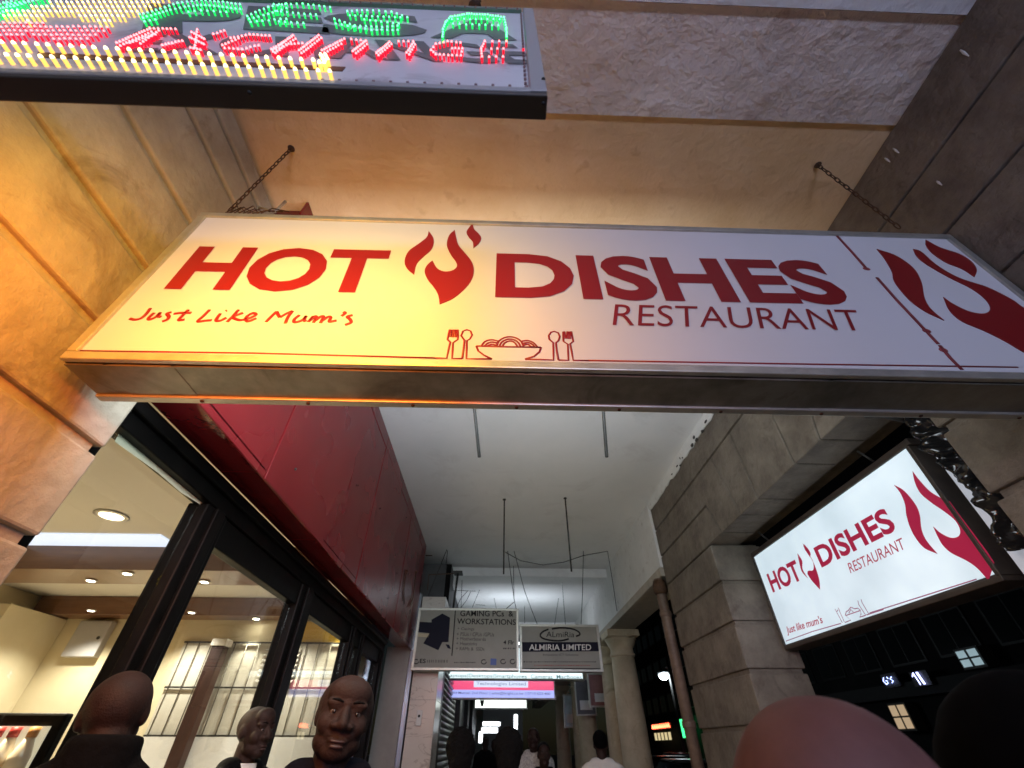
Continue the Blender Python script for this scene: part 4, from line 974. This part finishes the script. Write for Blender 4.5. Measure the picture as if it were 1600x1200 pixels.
# ================================================================== LEFT SIDE BEYOND THE RESTAURANT
t = thing('marble_pillar', (-1.02, 7.6, 0), 'cream marble tiled pillar with a small grey intercom', 'pillar')
MB().box(-1.195, -.845, 7.355, 8.0, 0, 3.36).build('core', mat('grout', (.3, .27, .24), .8), t)
for i in range(5):
    z0 = -.12 + i * .72
    MB().box(-1.2, -.84, 7.345, 7.354, max(0, z0) + .002, min(3.36, z0 + .72) - .002).build('marble_tile', MARBLE, t)
    MB().box(-.844, -.836, 7.345, 8.0, max(0, z0) + .002, min(3.36, z0 + .72) - .002).build('marble_tile', MARBLE, t)
q = U(655, 1122, Y=7.34)
ti = thing('intercom', (q.x, 7.33, q.z - .07), 'small grey white intercom on the cream marble pillar', 'intercom')
MB().box(q.x - .035, q.x + .035, 7.305, 7.344, q.z - .085, q.z + .085).build('case', WPLASTIC, ti, bevel=.008)
MB().lathe((q.x, 7.304, q.z + .02), [(.016, .003), (.016, -.002)], 14, 'Y').build('lens', INK, ti)
t = thing('grey_return_wall', (-1.42, 7.3, 0), 'grey veined wall strip between the shopfront and marble pillar', 'wall')
MB().box(-1.62, -1.285, 7.302, 7.5, 0, 2.66).build('slab', mat('grey_stone_slab', (.26, .25, .23), .35, col2=(.33, .32, .29), nscale=2.5), t)
MB().box(-1.28, -1.215, 7.30, 7.5, 0, 3.4).build('metal_edge', mat('pale_blue_metal', (.32, .36, .42), .25, .7), t, bevel=.004)
t = thing('corridor_wall', (-1.0, 20, 0), 'dark wall of closed shops along the far corridor', 'wall')
MB().box(-1.4, -.95, 8.002, 60, 0, 4.08).build('wall_face', mat('dark_wall', (.055, .058, .06), .6, col2=(.08, .08, .085), nscale=3), t)
MB().box(-.95, -.86, 8.003, 8.5, 0, 4.07).build('black_post', BLACKM, t)
for i, (y0, y1) in enumerate(((12.5, 13.3), (16, 16.6), (19.5, 20.4))):
    MB().box(-.95, -.84, y0, y1, 0, 3.6).build('black_post', BLACKD, t)
t = thing('roller_shutter', (-.93, 10.2, 0), 'closed grey roller shutter beyond the marble pillar', 'shutter')
SHUT = mat('shutter_steel', (.28, .29, .27), .4, .6)
for i in range(30):
    MB().lathe((-.945, 8.6, .05 + i * .09), [(.04, 0), (.04, 3.2)], 10, 'Y').build('slat', SHUT, t)
MB().box(-.95, -.80, 8.55, 11.9, 2.76, 3.1).build('shutter_box', BLACKD, t)
# end of the corridor
t = thing('end_wall', (0, 40, 0), 'pale tiled wall closing the far end of the corridor', 'wall')
MB().box(-.94, 2.0, 40, 40.3, 0, 4.07).build('wall_face', mat('pale_far_wall', (.5, .5, .52), .6), t)
for i, (x, y, w, h, Yq, lab) in enumerate(((768, 1131, 26, 5, 22, 'upper white strip lamp glowing at the corridor end'), (765, 1141, 24, 7, 26, 'wide white shop lamp glowing low at the corridor end'), (806, 1128, 4, 22, 19, 'upright white tube lamp right of the dark silhouettes'), (751, 1152, 4, 16, 24, 'upright white tube lamp at the left of the corridor end'))):
    a = U(x - w / 2, y - h / 2, Y=Yq); b = U(x + w / 2, y + h / 2, Y=Yq)
    t = thing('strip_lamp', (a.x, Yq, b.z), lab, 'lamp', 'strip lamps at the corridor end')
    MB().box(a.x, b.x, Yq, Yq + .05, b.z, a.z).build('tube', mat_emit('tube_white', (.85, .92, 1), 5), t)
    MB().box(a.x - .03, b.x + .03, Yq + .052, Yq + .12, b.z - .03, a.z + .03).build('fitting', WPLASTIC, t)
# unseen lamp behind the viewpoint, its form and height made up for its light
t = thing('unseen_panel_lamp', (.7, -4.0, 2.0), 'unseen flat white panel lamp added behind the viewpoint for cool light', 'lamp')
MB().box(.1, 1.3, -4.0, -3.988, 2.02, 2.62).build('diffuser', mat_emit('tube_white', (.85, .92, 1), 5), t)
MB().box(.07, 1.33, -4.07, -4.002, 1.99, 2.65).build('housing', WPLASTIC, t)
for x in (.2, 1.2): MB().tube([(x, -4.03, 2.65), (x, -4.03, 4.2)], .006, 6).build('hanger', BLACKD, t)
l = bpy.data.lights.new('unseen_panel_light', 'AREA'); l.shape = 'RECTANGLE'; l.size = 1.2; l.size_y = .6; l.energy = 86; l.color = (.53, .61, 1.0)
o = bpy.data.objects.new('unseen_panel_light', l); COL.objects.link(o); o.parent = t; o.location = (0, .03, .32); o.rotation_euler = (math.radians(105), 0, 0)
struct('ceiling', MB().box(-1.6, 2.5, -6, -.602, 4.2, 4.5), WHITE_PL)

# ================================================================== THE STREET BEYOND THE OPENINGS
DARKB = mat('dark_facade', (.010, .010, .011), .9, col2=(.016, .016, .017), nscale=.6, spec=.1)
PANE_D = mat('dark_pane', (.01, .012, .014), .1)
t = thing('office_building', (18, 40, 0), 'dark office block across the street with a few lit windows', 'building')
MB().box(18.1, 30, 9, 75, -.2, 17).build('wall', DARKB, t)
MB().box(17.7, 18.1, 9, 75, 3.2, 3.7).build('canopy', mat('grey_canopy', (.015, .015, .016), .8), t)
MB().box(17.95, 18.1, 9, 75, 16.4, 17.4).build('parapet', DARKB, t)
PANEM = {}
lit = {(4, 0): (.75, .85, .95)}
wm = MB().box(-.06, 0, -1.0, 1.0, 0, 1.5).mesh('window', mat('window_frame_dark', (.01, .01, .011), .6))
pm = MB().box(-.075, -.062, -.9, -.04, .08, 1.42).mesh('pane', PANE_D)
pm2 = MB().box(-.075, -.062, .04, .9, .08, 1.42).mesh('pane', PANE_D)
pw = []
random.seed(21)
for fl in range(4):
    for i in range(24):
        y = 10.6 + i * 2.7
        o = link('window', wm, t, Vector((18.1, y, 4.3 + fl * 3.1)) - wloc(t))
        r = random.random()
        k = None
        link('pane', pw[k] if k is not None else pm, o); link('pane', pw[k + 1] if k is not None else pm2, o)
def at_street(px_, py_, X=17.6): return U(px_, py_, X=X)
for (x, y, w, h, col, e, lab) in ((1515, 1028, .85, .5, (.50, .72, .80), .3, 'pale lit upper window of the dark block right of the pier'), (1408, 1120, .9, .8, (1.0, .70, .4), .28, 'warm lit window low across the street')):
    p = at_street(x, y)
    t = thing('lit_window', (17.6, p.y, p.z - h / 2), lab, 'window')
    for a, b in ((-w / 2, -.06), (.06, w / 2)):
        MB().box(17.58, 17.60, p.y + a, p.y + b, p.z - h / 2, p.z - .03).build('pane', mat_emit('win_%d' % x, col, e), t)
        MB().box(17.58, 17.60, p.y + a, p.y + b, p.z + .03, p.z + h / 2).build('pane', mat_emit('win_%d' % x, col, e), t)
    MB().box(17.61, 18.2, p.y - w / 2 - .08, p.y + w / 2 + .08, p.z - h / 2 - .08, p.z + h / 2 + .08).build('frame', BLACKD, t)
def neon(x, y, strokes, s, col, e, lab, X=17.5):
    p = U(x, y, X=X); t = thing('neon_sign', p, lab, 'sign')
    for st in strokes:
        MB().tube([(X, p.y - a * s, p.z + b * s) for a, b in st], .035 * s, 6).build('neon_tube', mat_emit('neon_%d' % x, col, e), t)
    MB().box(X + .05, X + .12, p.y - 1.1 * s, p.y + 1.1 * s, p.z - .6 * s, p.z + .6 * s).build('backing', BLACKD, t)
neon(1389, 1063, [[(-.6, .3), (-.85, 0), (-.6, -.3), (-.3, -.2), (-.3, 0), (-.5, 0)], [(-.1, .3), (0, .15)], [(.55, .25), (.25, .1), (.55, -.1), (.25, -.25)]], .42, (.35, .45, 1), 4, 'small blue neon letters across the street below the lit sign')
neon(1436, 1060, [[(-.4, .5), (-.2, -.5)], [(-.7, .2), (-.4, .5)], [(0, .5), (.25, -.5)], [(.15, .5), (.4, -.5)]], .42, (.45, .5, 1), 4, 'blue neon strokes right of the small blue letters')
p = U(1035, 1135, X=17.5)
t = thing('neon_sign', p, 'red glowing shop sign seen between column and pier', 'sign')
MB().box(17.4, 17.6, p.y - 3.2, p.y + 3.2, p.z - .25, p.z + .25).build('backing', BLACKD, t)
for i in range(9): MB().tube([(17.36, p.y - 2.8 + i * .7, p.z - .12), (17.36, p.y - 2.5 + i * .7, p.z + .16), (17.36, p.y - 2.3 + i * .7, p.z - .1)], .07, 6).build('neon_tube', mat_emit('neon_red', (1, .10, .04), 6), t)
for i in range(5): MB().box(17.38, 17.4, p.y - 2.6 + i * 1.2, p.y - 1.8 + i * 1.2, p.z - 1.1, p.z - .5).build('lit_pane', mat_emit('shop_pane', (.9, .75, .4), .5), t)
p = U(1067, 1137, X=17.0)
t = thing('traffic_signal', (17, p.y, 0), 'green lit signal box beside the downpipe', 'signal')
MB().box(16.95, 17.1, p.y - 1.0, p.y + .9, p.z - .7, p.z + .6).build('lamp_face', mat_emit('green_signal', (.05, .9, .25), 1.6), t)
MB().tube([(17.1, p.y, 0), (17.1, p.y, p.z)], .06, 8).build('pole', BLACKD, t)
# street lamp
p = U(1037, 1055, X=9)
t = thing('street_lamp', (9.3, p.y, -.14), 'street lamp glaring cold white between column and pier', 'street lamp')
MB().tube([(9.3, p.y, -.14), (9.3, p.y, p.z + .2), (9.25, p.y, p.z + .35), (9.0, p.y, p.z + .3)], [.08, .05, .045, .04], 10).build('pole', BLACKD, t)
MB().ball((9.0, p.y, p.z + .1), (.34, .25, .12), 14, 8).build('head', mat('lamp_grey', (.2, .2, .2), .5), t)
MB().ball((9.0, p.y, p.z), (.27, .27, .22), 14, 8).build('globe', mat_emit('street_globe', (.75, .95, 1.0), 12), t)
l = bpy.data.lights.new('street_light', 'POINT'); l.energy = 150; l.color = (.8, .93, 1); l.shadow_soft_size = .2
o = bpy.data.objects.new('street_light', l); COL.objects.link(o); o.parent = t; o.location = (-.3, -.3, p.z - .2 + .14)
# distant tower with rows of lit windows
t = thing('office_tower', (40, 150, 0), 'distant dark tower with pairs of lit windows', 'building')
q = U(1003, 1005, Y=110)
MB().box(q.x - 6, q.x + 9, 110.1, 125, -.2, 48).build('wall', DARKB, t)
for i, yy in enumerate((987, 1001, 1015, 1028)):
    for dx in (-2.6, 2.8):
        a = U(1003 + i * 1.6 + dx, yy, Y=110)
        MB().box(a.x - .3, a.x + .3, 110.0, 110.08, a.z - .32, a.z + .32).build('lit_window', mat_emit('tower_window', (1, .97, .88), 1.4), t)
# parked cars
def car(label, x, y, rz, paint, lights=True):
    t = thing('parked_car', (x, y, -.14), label, 'car', 'cars in the street')
    t.rotation_euler = (0, 0, rz)
    def bl(mb, n, m, par=None, bev=0):
        me = mb.mesh(n, m)
        if bev:
            bm = bmesh.new(); bm.from_mesh(me); bmesh.ops.bevel(bm, geom=bm.edges[:], offset=bev, segments=3, affect='EDGES', clamp_overlap=True); bm.to_mesh(me); bm.free()
            me.polygons.foreach_set('use_smooth', [True] * len(me.polygons))
        return link(n, me, par or t)
    # local: front at -Y
    side = [(-2.15, .32), (-2.2, .62), (-2.05, .80), (-1.1, .92), (2.0, .98), (2.15, .85), (2.15, .35)]
    def prism(S, w0, w1=None):
        w1 = w1 or w0; n = len(S)
        return MB().add([(-w0, a, b) for a, b in S] + [(w0, a, b) for a, b in S], [tuple(range(n)), tuple(range(2 * n - 1, n - 1, -1))] + [(i, n + i, n + (i + 1) % n, (i + 1) % n) for i in range(n)])
    body = bl(prism(side, .86), 'body', paint, bev=.06)
    cab = [(-1.05, .93), (-.35, 1.42), (1.1, 1.45), (1.85, .97)]
    mb = MB(); mb.add([(-.80, a, b) if b < 1 else (-.62, a, b) for a, b in cab] + [(.80, a, b) if b < 1 else (.62, a, b) for a, b in cab], [(0, 1, 2, 3), (7, 6, 5, 4), (0, 4, 5, 1), (1, 5, 6, 2), (2, 6, 7, 3), (3, 7, 4, 0)])
    bl(mb, 'cabin_glass', mat('car_glass', (.01, .012, .013), .05), bev=.03)
    bl(MB().box(-.60, .60, -.36, 1.12, 1.43, 1.475), 'roof', paint, bev=.02)
    for sx in (-1, 1):
        for wy in (-1.35, 1.35):
            w = bl(MB().lathe((sx * .80, wy, .31), [(.30, -.1), (.31, -.06), (.31, .06), (.30, .1)], 20, 'X'), 'tyre', mat('tyre_rubber', (.015, .015, .015), .8))
            bl(MB().lathe((sx * .81, wy, .31), [(.19, -.09), (.20, .1)], 16, 'X'), 'rim', ALU, w)
        bl(MB().ball((sx * .62, -2.14, .66), (.17, .07, .08), 12, 8), 'headlight', mat_emit('headlight_on', (1, .9, .75), 9) if lights else WPLASTIC)
        bl(MB().ball((sx * .68, 2.13, .78), (.13, .05, .07), 12, 8), 'tail_light', mat_emit('tail_red', (1, .04, .03), 5))
        bl(MB().ball((sx * .93, -.75, .98), (.10, .06, .07), 10, 6), 'mirror', paint)
    return t
p = U(1030, 1176, Y=17)
car('dark car with lit headlamps seen between column and pier', 5.3, 17, 0, mat('car_dark', (.02, .02, .025), .25, .3, coat=.6))
car('grey car nearest the pier with only its roof showing', 4.55, 12.3, 0, mat('car_grey', (.10, .11, .12), .25, .4, coat=.6), False)
car('dark red car further along the street showing a red tail light', 9.0, 27.5, math.pi, mat('car_red', (.10, .012, .012), .25, .3, coat=.6))

# ================================================================== PEOPLE
def evaluate_remesh(mb, voxel, smooth, name, m):
    me = mb.mesh(name, None); o = bpy.data.objects.new('tmp', me); COL.objects.link(o)
    r = o.modifiers.new('r', 'REMESH'); r.mode = 'VOXEL'; r.voxel_size = voxel; r.use_smooth_shade = True
    s = o.modifiers.new('s', 'SMOOTH'); s.factor = .5; s.iterations = smooth
    bpy.context.view_layer.update()
    dg = bpy.context.evaluated_depsgraph_get()
    out = bpy.data.meshes.new_from_object(o.evaluated_get(dg), depsgraph=dg)
    bpy.data.objects.remove(o); bpy.data.meshes.remove(me)
    out.name = name; out.materials.clear(); out.materials.append(m)
    out.polygons.foreach_set('use_smooth', [True] * len(out.polygons))
    return out
SKIN = mat('brown_skin', (.0155, .0068, .0050), .66, col2=(.026, .0118, .0086), nscale=30, bscale=160, bstr=.2, spec=.26)
SKIN2 = mat('warm_brown_skin', (.15, .062, .054), .6, col2=(.19, .082, .072), nscale=25, bscale=200, bstr=.05)
EYEW = mat('eye_white', (.10, .08, .07), .35); IRIS = mat('dark_iris', (.012, .007, .005), .12); LIP = mat('lip_skin', (.034, .0135, .011), .5)
HAIR = mat('black_hair', (.004, .0035, .0035), .85, bscale=90, bstr=.6, spec=.12)
def head_tilt(p, piv, nod, tilt, turn):
    R_ = Matrix.Rotation(turn, 3, 'Z') @ Matrix.Rotation(tilt, 3, 'Y') @ Matrix.Rotation(nod, 3, 'X')
    return R_ @ (Vector(p) - piv) + piv, R_
def person(label, x, y, height, rz, skin, top, top_name='jacket', legs=None, hair=None, voxel=.012, face=True, nod=0, tilt=0, turn=0, collar=None, group='people under the arcade', headw=1.0, hood=False):
    t = thing('person', (x, y, 0), label, 'person', group)
    t.rotation_euler = (0, 0, rz); s = height / 1.75
    t.scale = (s, s, s)
    piv = Vector((0, .02, 1.50))
    mb = MB()
    def hb(c, r):
        q, R_ = head_tilt(c, piv, nod, tilt, turn); mb.ball(q, Vector((r[0] * headw, r[1], r[2])), 24, 16, R_)
    def hc(a, b, ra, rb): mb.capsule(head_tilt(a, piv, nod, tilt, turn)[0], head_tilt(b, piv, nod, tilt, turn)[0], ra, rb)
    hb((0, .018, 1.657), (.080, .098, .089)); hb((0, -.022, 1.610), (.069, .069, .085)); hb((0, -.058, 1.540), (.040, .034, .028)); hb((0, -.026, 1.560), (.066, .060, .046))
    hb((0, -.045, 1.690), (.064, .046, .050))
    if face:
        hb((-.032, -.068, 1.660), (.032, .022, .014)); hb((.032, -.068, 1.660), (.032, .022, .014)); hb((0, -.074, 1.662), (.020, .018, .014))
        hc((0, -.080, 1.650), (0, -.100, 1.608), .0125, .0175); hb((-.020, -.091, 1.603), (.0155, .0155, .012)); hb((.020, -.091, 1.603), (.0155, .0155, .012))
        hb((-.044, -.056, 1.606), (.030, .028, .034)); hb((.044, -.056, 1.606), (.030, .028, .034)); hb((0, -.066, 1.583), (.045, .026, .026))
        hb((0, -.081, 1.5665), (.029, .018, .0095)); hb((0, -.079, 1.5515), (.026, .018, .0100)); hb((0, -.070, 1.535), (.030, .020, .014))
        for sx in (-1, 1): hb((sx * .032, -.0715, 1.6465), (.021, .0150, .0085)); hb((sx * .032, -.0700, 1.6270), (.020, .0145, .0075))
    for sx in (-1, 1): hb((sx * .078, .018, 1.625), (.012, .022, .034))
    mb.capsule((0, .025, 1.42), head_tilt((0, .015, 1.57), piv, nod, tilt, turn)[0], .060, .058)
    mb.ball((0, .01, 1.27), (.150, .105, .17)); mb.ball((0, 0, 1.08), (.14, .10, .18)); mb.ball((0, 0, .94), (.155, .11, .12))
    mb.capsule((-.15, .015, 1.395), (.15, .015, 1.395), .052, .052); mb.capsule((-.07, .02, 1.44), (.07, .02, 1.44), .045, .045)
    cl, tr = MB(), MB()
    for sx in (-1, 1):
        arm = [((sx * .185, .015, 1.385), .056), ((sx * .245, .035, 1.10), .042), ((sx * .255, -.03, .86), .029)]
        mb.capsule(arm[0][0], arm[1][0], arm[0][1], arm[1][1]); mb.capsule(arm[1][0], arm[2][0], arm[1][1], arm[2][1])
        mb.ball((sx * .256, -.042, .80), (.018, .040, .052))
        for k in range(4):
            yy = -.075 + k * .021; ln = (.062, .075, .072, .055)[k]
            mb.capsule((sx * .256, yy, .765), (sx * .252, yy + .004, .765 - ln * .55), .0095, .009, 8); mb.capsule((sx * .252, yy + .004, .765 - ln * .55), (sx * .242, yy + .012, .765 - ln), .009, .008, 8)
        mb.capsule((sx * .25, -.078, .82), (sx * .24, -.104, .775), .011, .009, 8)
        mb.capsule((sx * .09, 0, .92), (sx * .10, -.012, .50), .085, .056); mb.capsule((sx * .10, -.012, .50), (sx * .105, .02, .10), .054, .038); mb.ball((sx * .11, -.05, .045), (.042, .12, .04))
        cl.capsule(arm[0][0], arm[1][0], arm[0][1] + .022, arm[1][1] + .024); cl.capsule(arm[1][0], (sx * .255, -.025, .885), arm[1][1] + .024, .045)
        tr.capsule((sx * .088, 0, .93), (sx * .10, -.012, .50), .098, .075); tr.capsule((sx * .10, -.012, .50), (sx * .105, .02, .10), .075, .066)
    cl.ball((0, .01, 1.27), (.178, .130, .185)); cl.ball((0, 0, 1.06), (.172, .128, .22)); cl.ball((0, 0, .93), (.182, .132, .13))
    cl.capsule((-.155, .018, 1.412), (.155, .018, 1.412), .072, .072); cl.capsule((-.085, .030, 1.462), (.085, .030, 1.462), .062, .062); cl.lathe((0, .022, 1.40), [(.088, 0), (.082, .05), (.071, .088), (.06, .09)], 24)
    tr.ball((0, 0, .95), (.165, .118, .11))
    if hood: cl.lathe((0, .022, 1.42), [(.105, 0), (.102, .07), (.094, .148), (.07, .155)], 24); cl.capsule((-.09, .03, 1.45), (.09, .03, 1.45), .07, .07)
    me = evaluate_remesh(mb, voxel, 5 if voxel < .005 else 3, 'body', skin); body = link('body', me, t)
    link(top_name, evaluate_remesh(cl, max(voxel, .010), 4, top_name, top), t)
    link('trousers', evaluate_remesh(tr, .016, 3, 'trousers', legs or mat('dark_trousers', (.02, .02, .024), .8)), t)
    for sx in (-1, 1):
        o = link('shoe', MB().ball((sx * .11, -.055, .048), (.052, .138, .05), 14, 8).mesh('shoe', mat('black_shoe', (.012, .012, .012), .4)), t)
    if face:
        for sx in (-1, 1):
            c_, R_ = head_tilt((sx * .032 * headw, -.0725, 1.637), piv, nod, tilt, turn)
            c_ = Vector((c_.x * 1.0, c_.y, c_.z))
            o = link('eye', MB().ball(c_, .0118, 14, 10).mesh('eye', EYEW), t)
            d = R_ @ Vector((0, -.0078, 0)); link('iris', MB().ball(c_ + d, .0066, 12, 8).mesh('iris', IRIS), o)
        for sx in (-1, 1):
            br = [head_tilt((sx * a * headw, b_, c_), piv, nod, tilt, turn)[0] for a, b_, c_ in ((.014, -.0895, 1.6640), (.028, -.0880, 1.6690), (.042, -.0820, 1.6680), (.052, -.0740, 1.6630))]
            link('eyebrow', MB().tube(br, [.0025, .0042, .0036, .0015], 8).mesh('eyebrow', HAIR), t)
        lp = MB()
        for zz, rr in ((1.5655, (.0250, .0075, .0052)), (1.5525, (.0215, .0080, .0064))):
            c_, R_ = head_tilt((0, -.0925, zz), piv, nod, tilt, turn); lp.ball(c_, rr, 16, 8, R_)
        o = link('lips', lp.mesh('lips', LIP), t); o['kind'] = 'stuff'
    if hair:
        hm = MB(); kind = hair
        c_, R_ = head_tilt((0, .03, 1.675), piv, nod, tilt, turn)
        rr = {'short': (.083, .100, .088), 'afro': (.125, .125, .13), 'cap': (.088, .108, .095), 'hood': (.118, .135, .15)}[kind]
        if kind == 'short': c_, R_ = head_tilt((0, .032, 1.682), piv, nod, tilt, turn)
        hm.ball(c_, rr, 40, 26, R_)
        if kind == 'afro': hm.ball(head_tilt((0, .06, 1.60), piv, nod, tilt, turn)[0], (.10, .09, .12), 30, 20, R_)
        hmesh = evaluate_remesh(hm, .008, 2, 'hair', HAIR if kind in ('short', 'afro') else mat('black_cloth', (.0012, .0012, .0014), .9, spec=.08))
        for v in hmesh.vertices:
            n = mnoise.noise(v.co * 38) * (.010 if kind == 'afro' else .0015); v.co += v.normal * n
        link({'cap': 'cap', 'hood': 'hood'}.get(kind, 'hair'), hmesh, t)
        if kind == 'cap':
            q, R_ = head_tilt((0, -.10, 1.70), piv, nod, tilt, turn); link('cap_peak', MB().ball(q, (.07, .07, .008), 20, 8, R_).mesh('cap_peak', MATS['black_cloth']), t)
    if collar:
        link('shirt_collar', MB().lathe((0, .018, 1.452), [(.078, 0), (.074, .022), (.070, .044), (.067, .040)], 24).mesh('shirt_collar', collar), t)
    return t
BLK = mat('black_jacket', (.0025, .0025, .003), .9, bscale=30, bstr=.3, spec=.1)
NAVYC = mat('dark_navy_top', (.004, .0045, .008), .9, bscale=30, bstr=.2, spec=.1)
WSH = mat('white_shirt', (.55, .54, .52), .8, bscale=14, bstr=.3); CHECK = mat('pale_check_shirt', (.55, .53, .5), .8, col2=(.25, .24, .25), nscale=60)
PINKC = mat('pink_top', (.42, .22, .18), .8); KHAKI = mat('dull_khaki_top', (.10, .09, .07), .8)
def spot(px_, py_, h): # where a head of known height reaches this pixel row
    d = ray(px_, py_); tt = (h - CAM.z) / d.z; return CAM + d * tt
p = spot(228, 1032, 1.765); person('bald man in a black jacket seen from behind at the restaurant window', p.x, p.y, 1.75, math.radians(212), SKIN, BLK, voxel=.0075, nod=.30, tilt=.12, hood=True, headw=1.08)
p = spot(545, 1050, 1.752); person('bald man in dark clothes looking straight at the camera', p.x, p.y, 1.75, math.radians(17), SKIN, NAVYC, 'shirt', voxel=.0042, nod=.04, tilt=.10, turn=.02, headw=1.15)
p = spot(413, 1097, 1.745); person('man in a black suit and white collar in profile by the window', p.x, p.y, 1.73, math.radians(70), SKIN, BLK, voxel=.005, collar=WSH)
p = spot(722, 1131, 1.69); person('dark haired figure with a pink shoulder seen from behind', p.x, p.y, 1.62, math.radians(185), SKIN, PINKC, 'blouse', hair='afro', face=False)
p = spot(795, 1131, 1.69); person('dark figure with thick hair in a khaki top seen from behind', p.x, p.y, 1.62, math.radians(175), SKIN, KHAKI, 'blouse', hair='afro', face=False)
p = spot(833, 1136, 1.75); person('bald man in a patterned white shirt walking towards the camera', p.x, p.y, 1.75, math.radians(-10), SKIN, CHECK, 'shirt', voxel=.009)
p = spot(849, 1158, 1.60); person('shorter person with a reddish face in front of the white shirt', p.x, p.y, 1.58, math.radians(0), SKIN, BLK, hair='short', voxel=.009)
p = spot(936, 1140, 1.70); person('dark figure in a cap and white shirt near the columns', p.x, p.y, 1.68, math.radians(170), SKIN, WSH, 'shirt', hair='cap', face=False)
for i, (x, y, h, lab) in enumerate(((758, 1160, 1.72, 'distant dark figure left in the group at the corridor end'), (772, 1163, 1.68, 'distant dark figure right in the group at the corridor end'))):
    p = spot(x, y, h) if y < 1160 else CAM; person(lab, U(x, 1180, Y=13 + i).x, 13 + i, h, 0, SKIN, BLK, hair='short', face=False, voxel=.02, group='distant figures')
person('blurred reddish brown bald head rising from the bottom edge', .325, .42, 1.617, math.radians(160), SKIN2, BLK, face=True, voxel=.006, nod=.45, tilt=.45, headw=1.15)
person('person in a black hood at the bottom right corner', .565, .56, 1.55, math.radians(170), SKIN, BLK, hair='hood', voxel=.008, nod=.1)
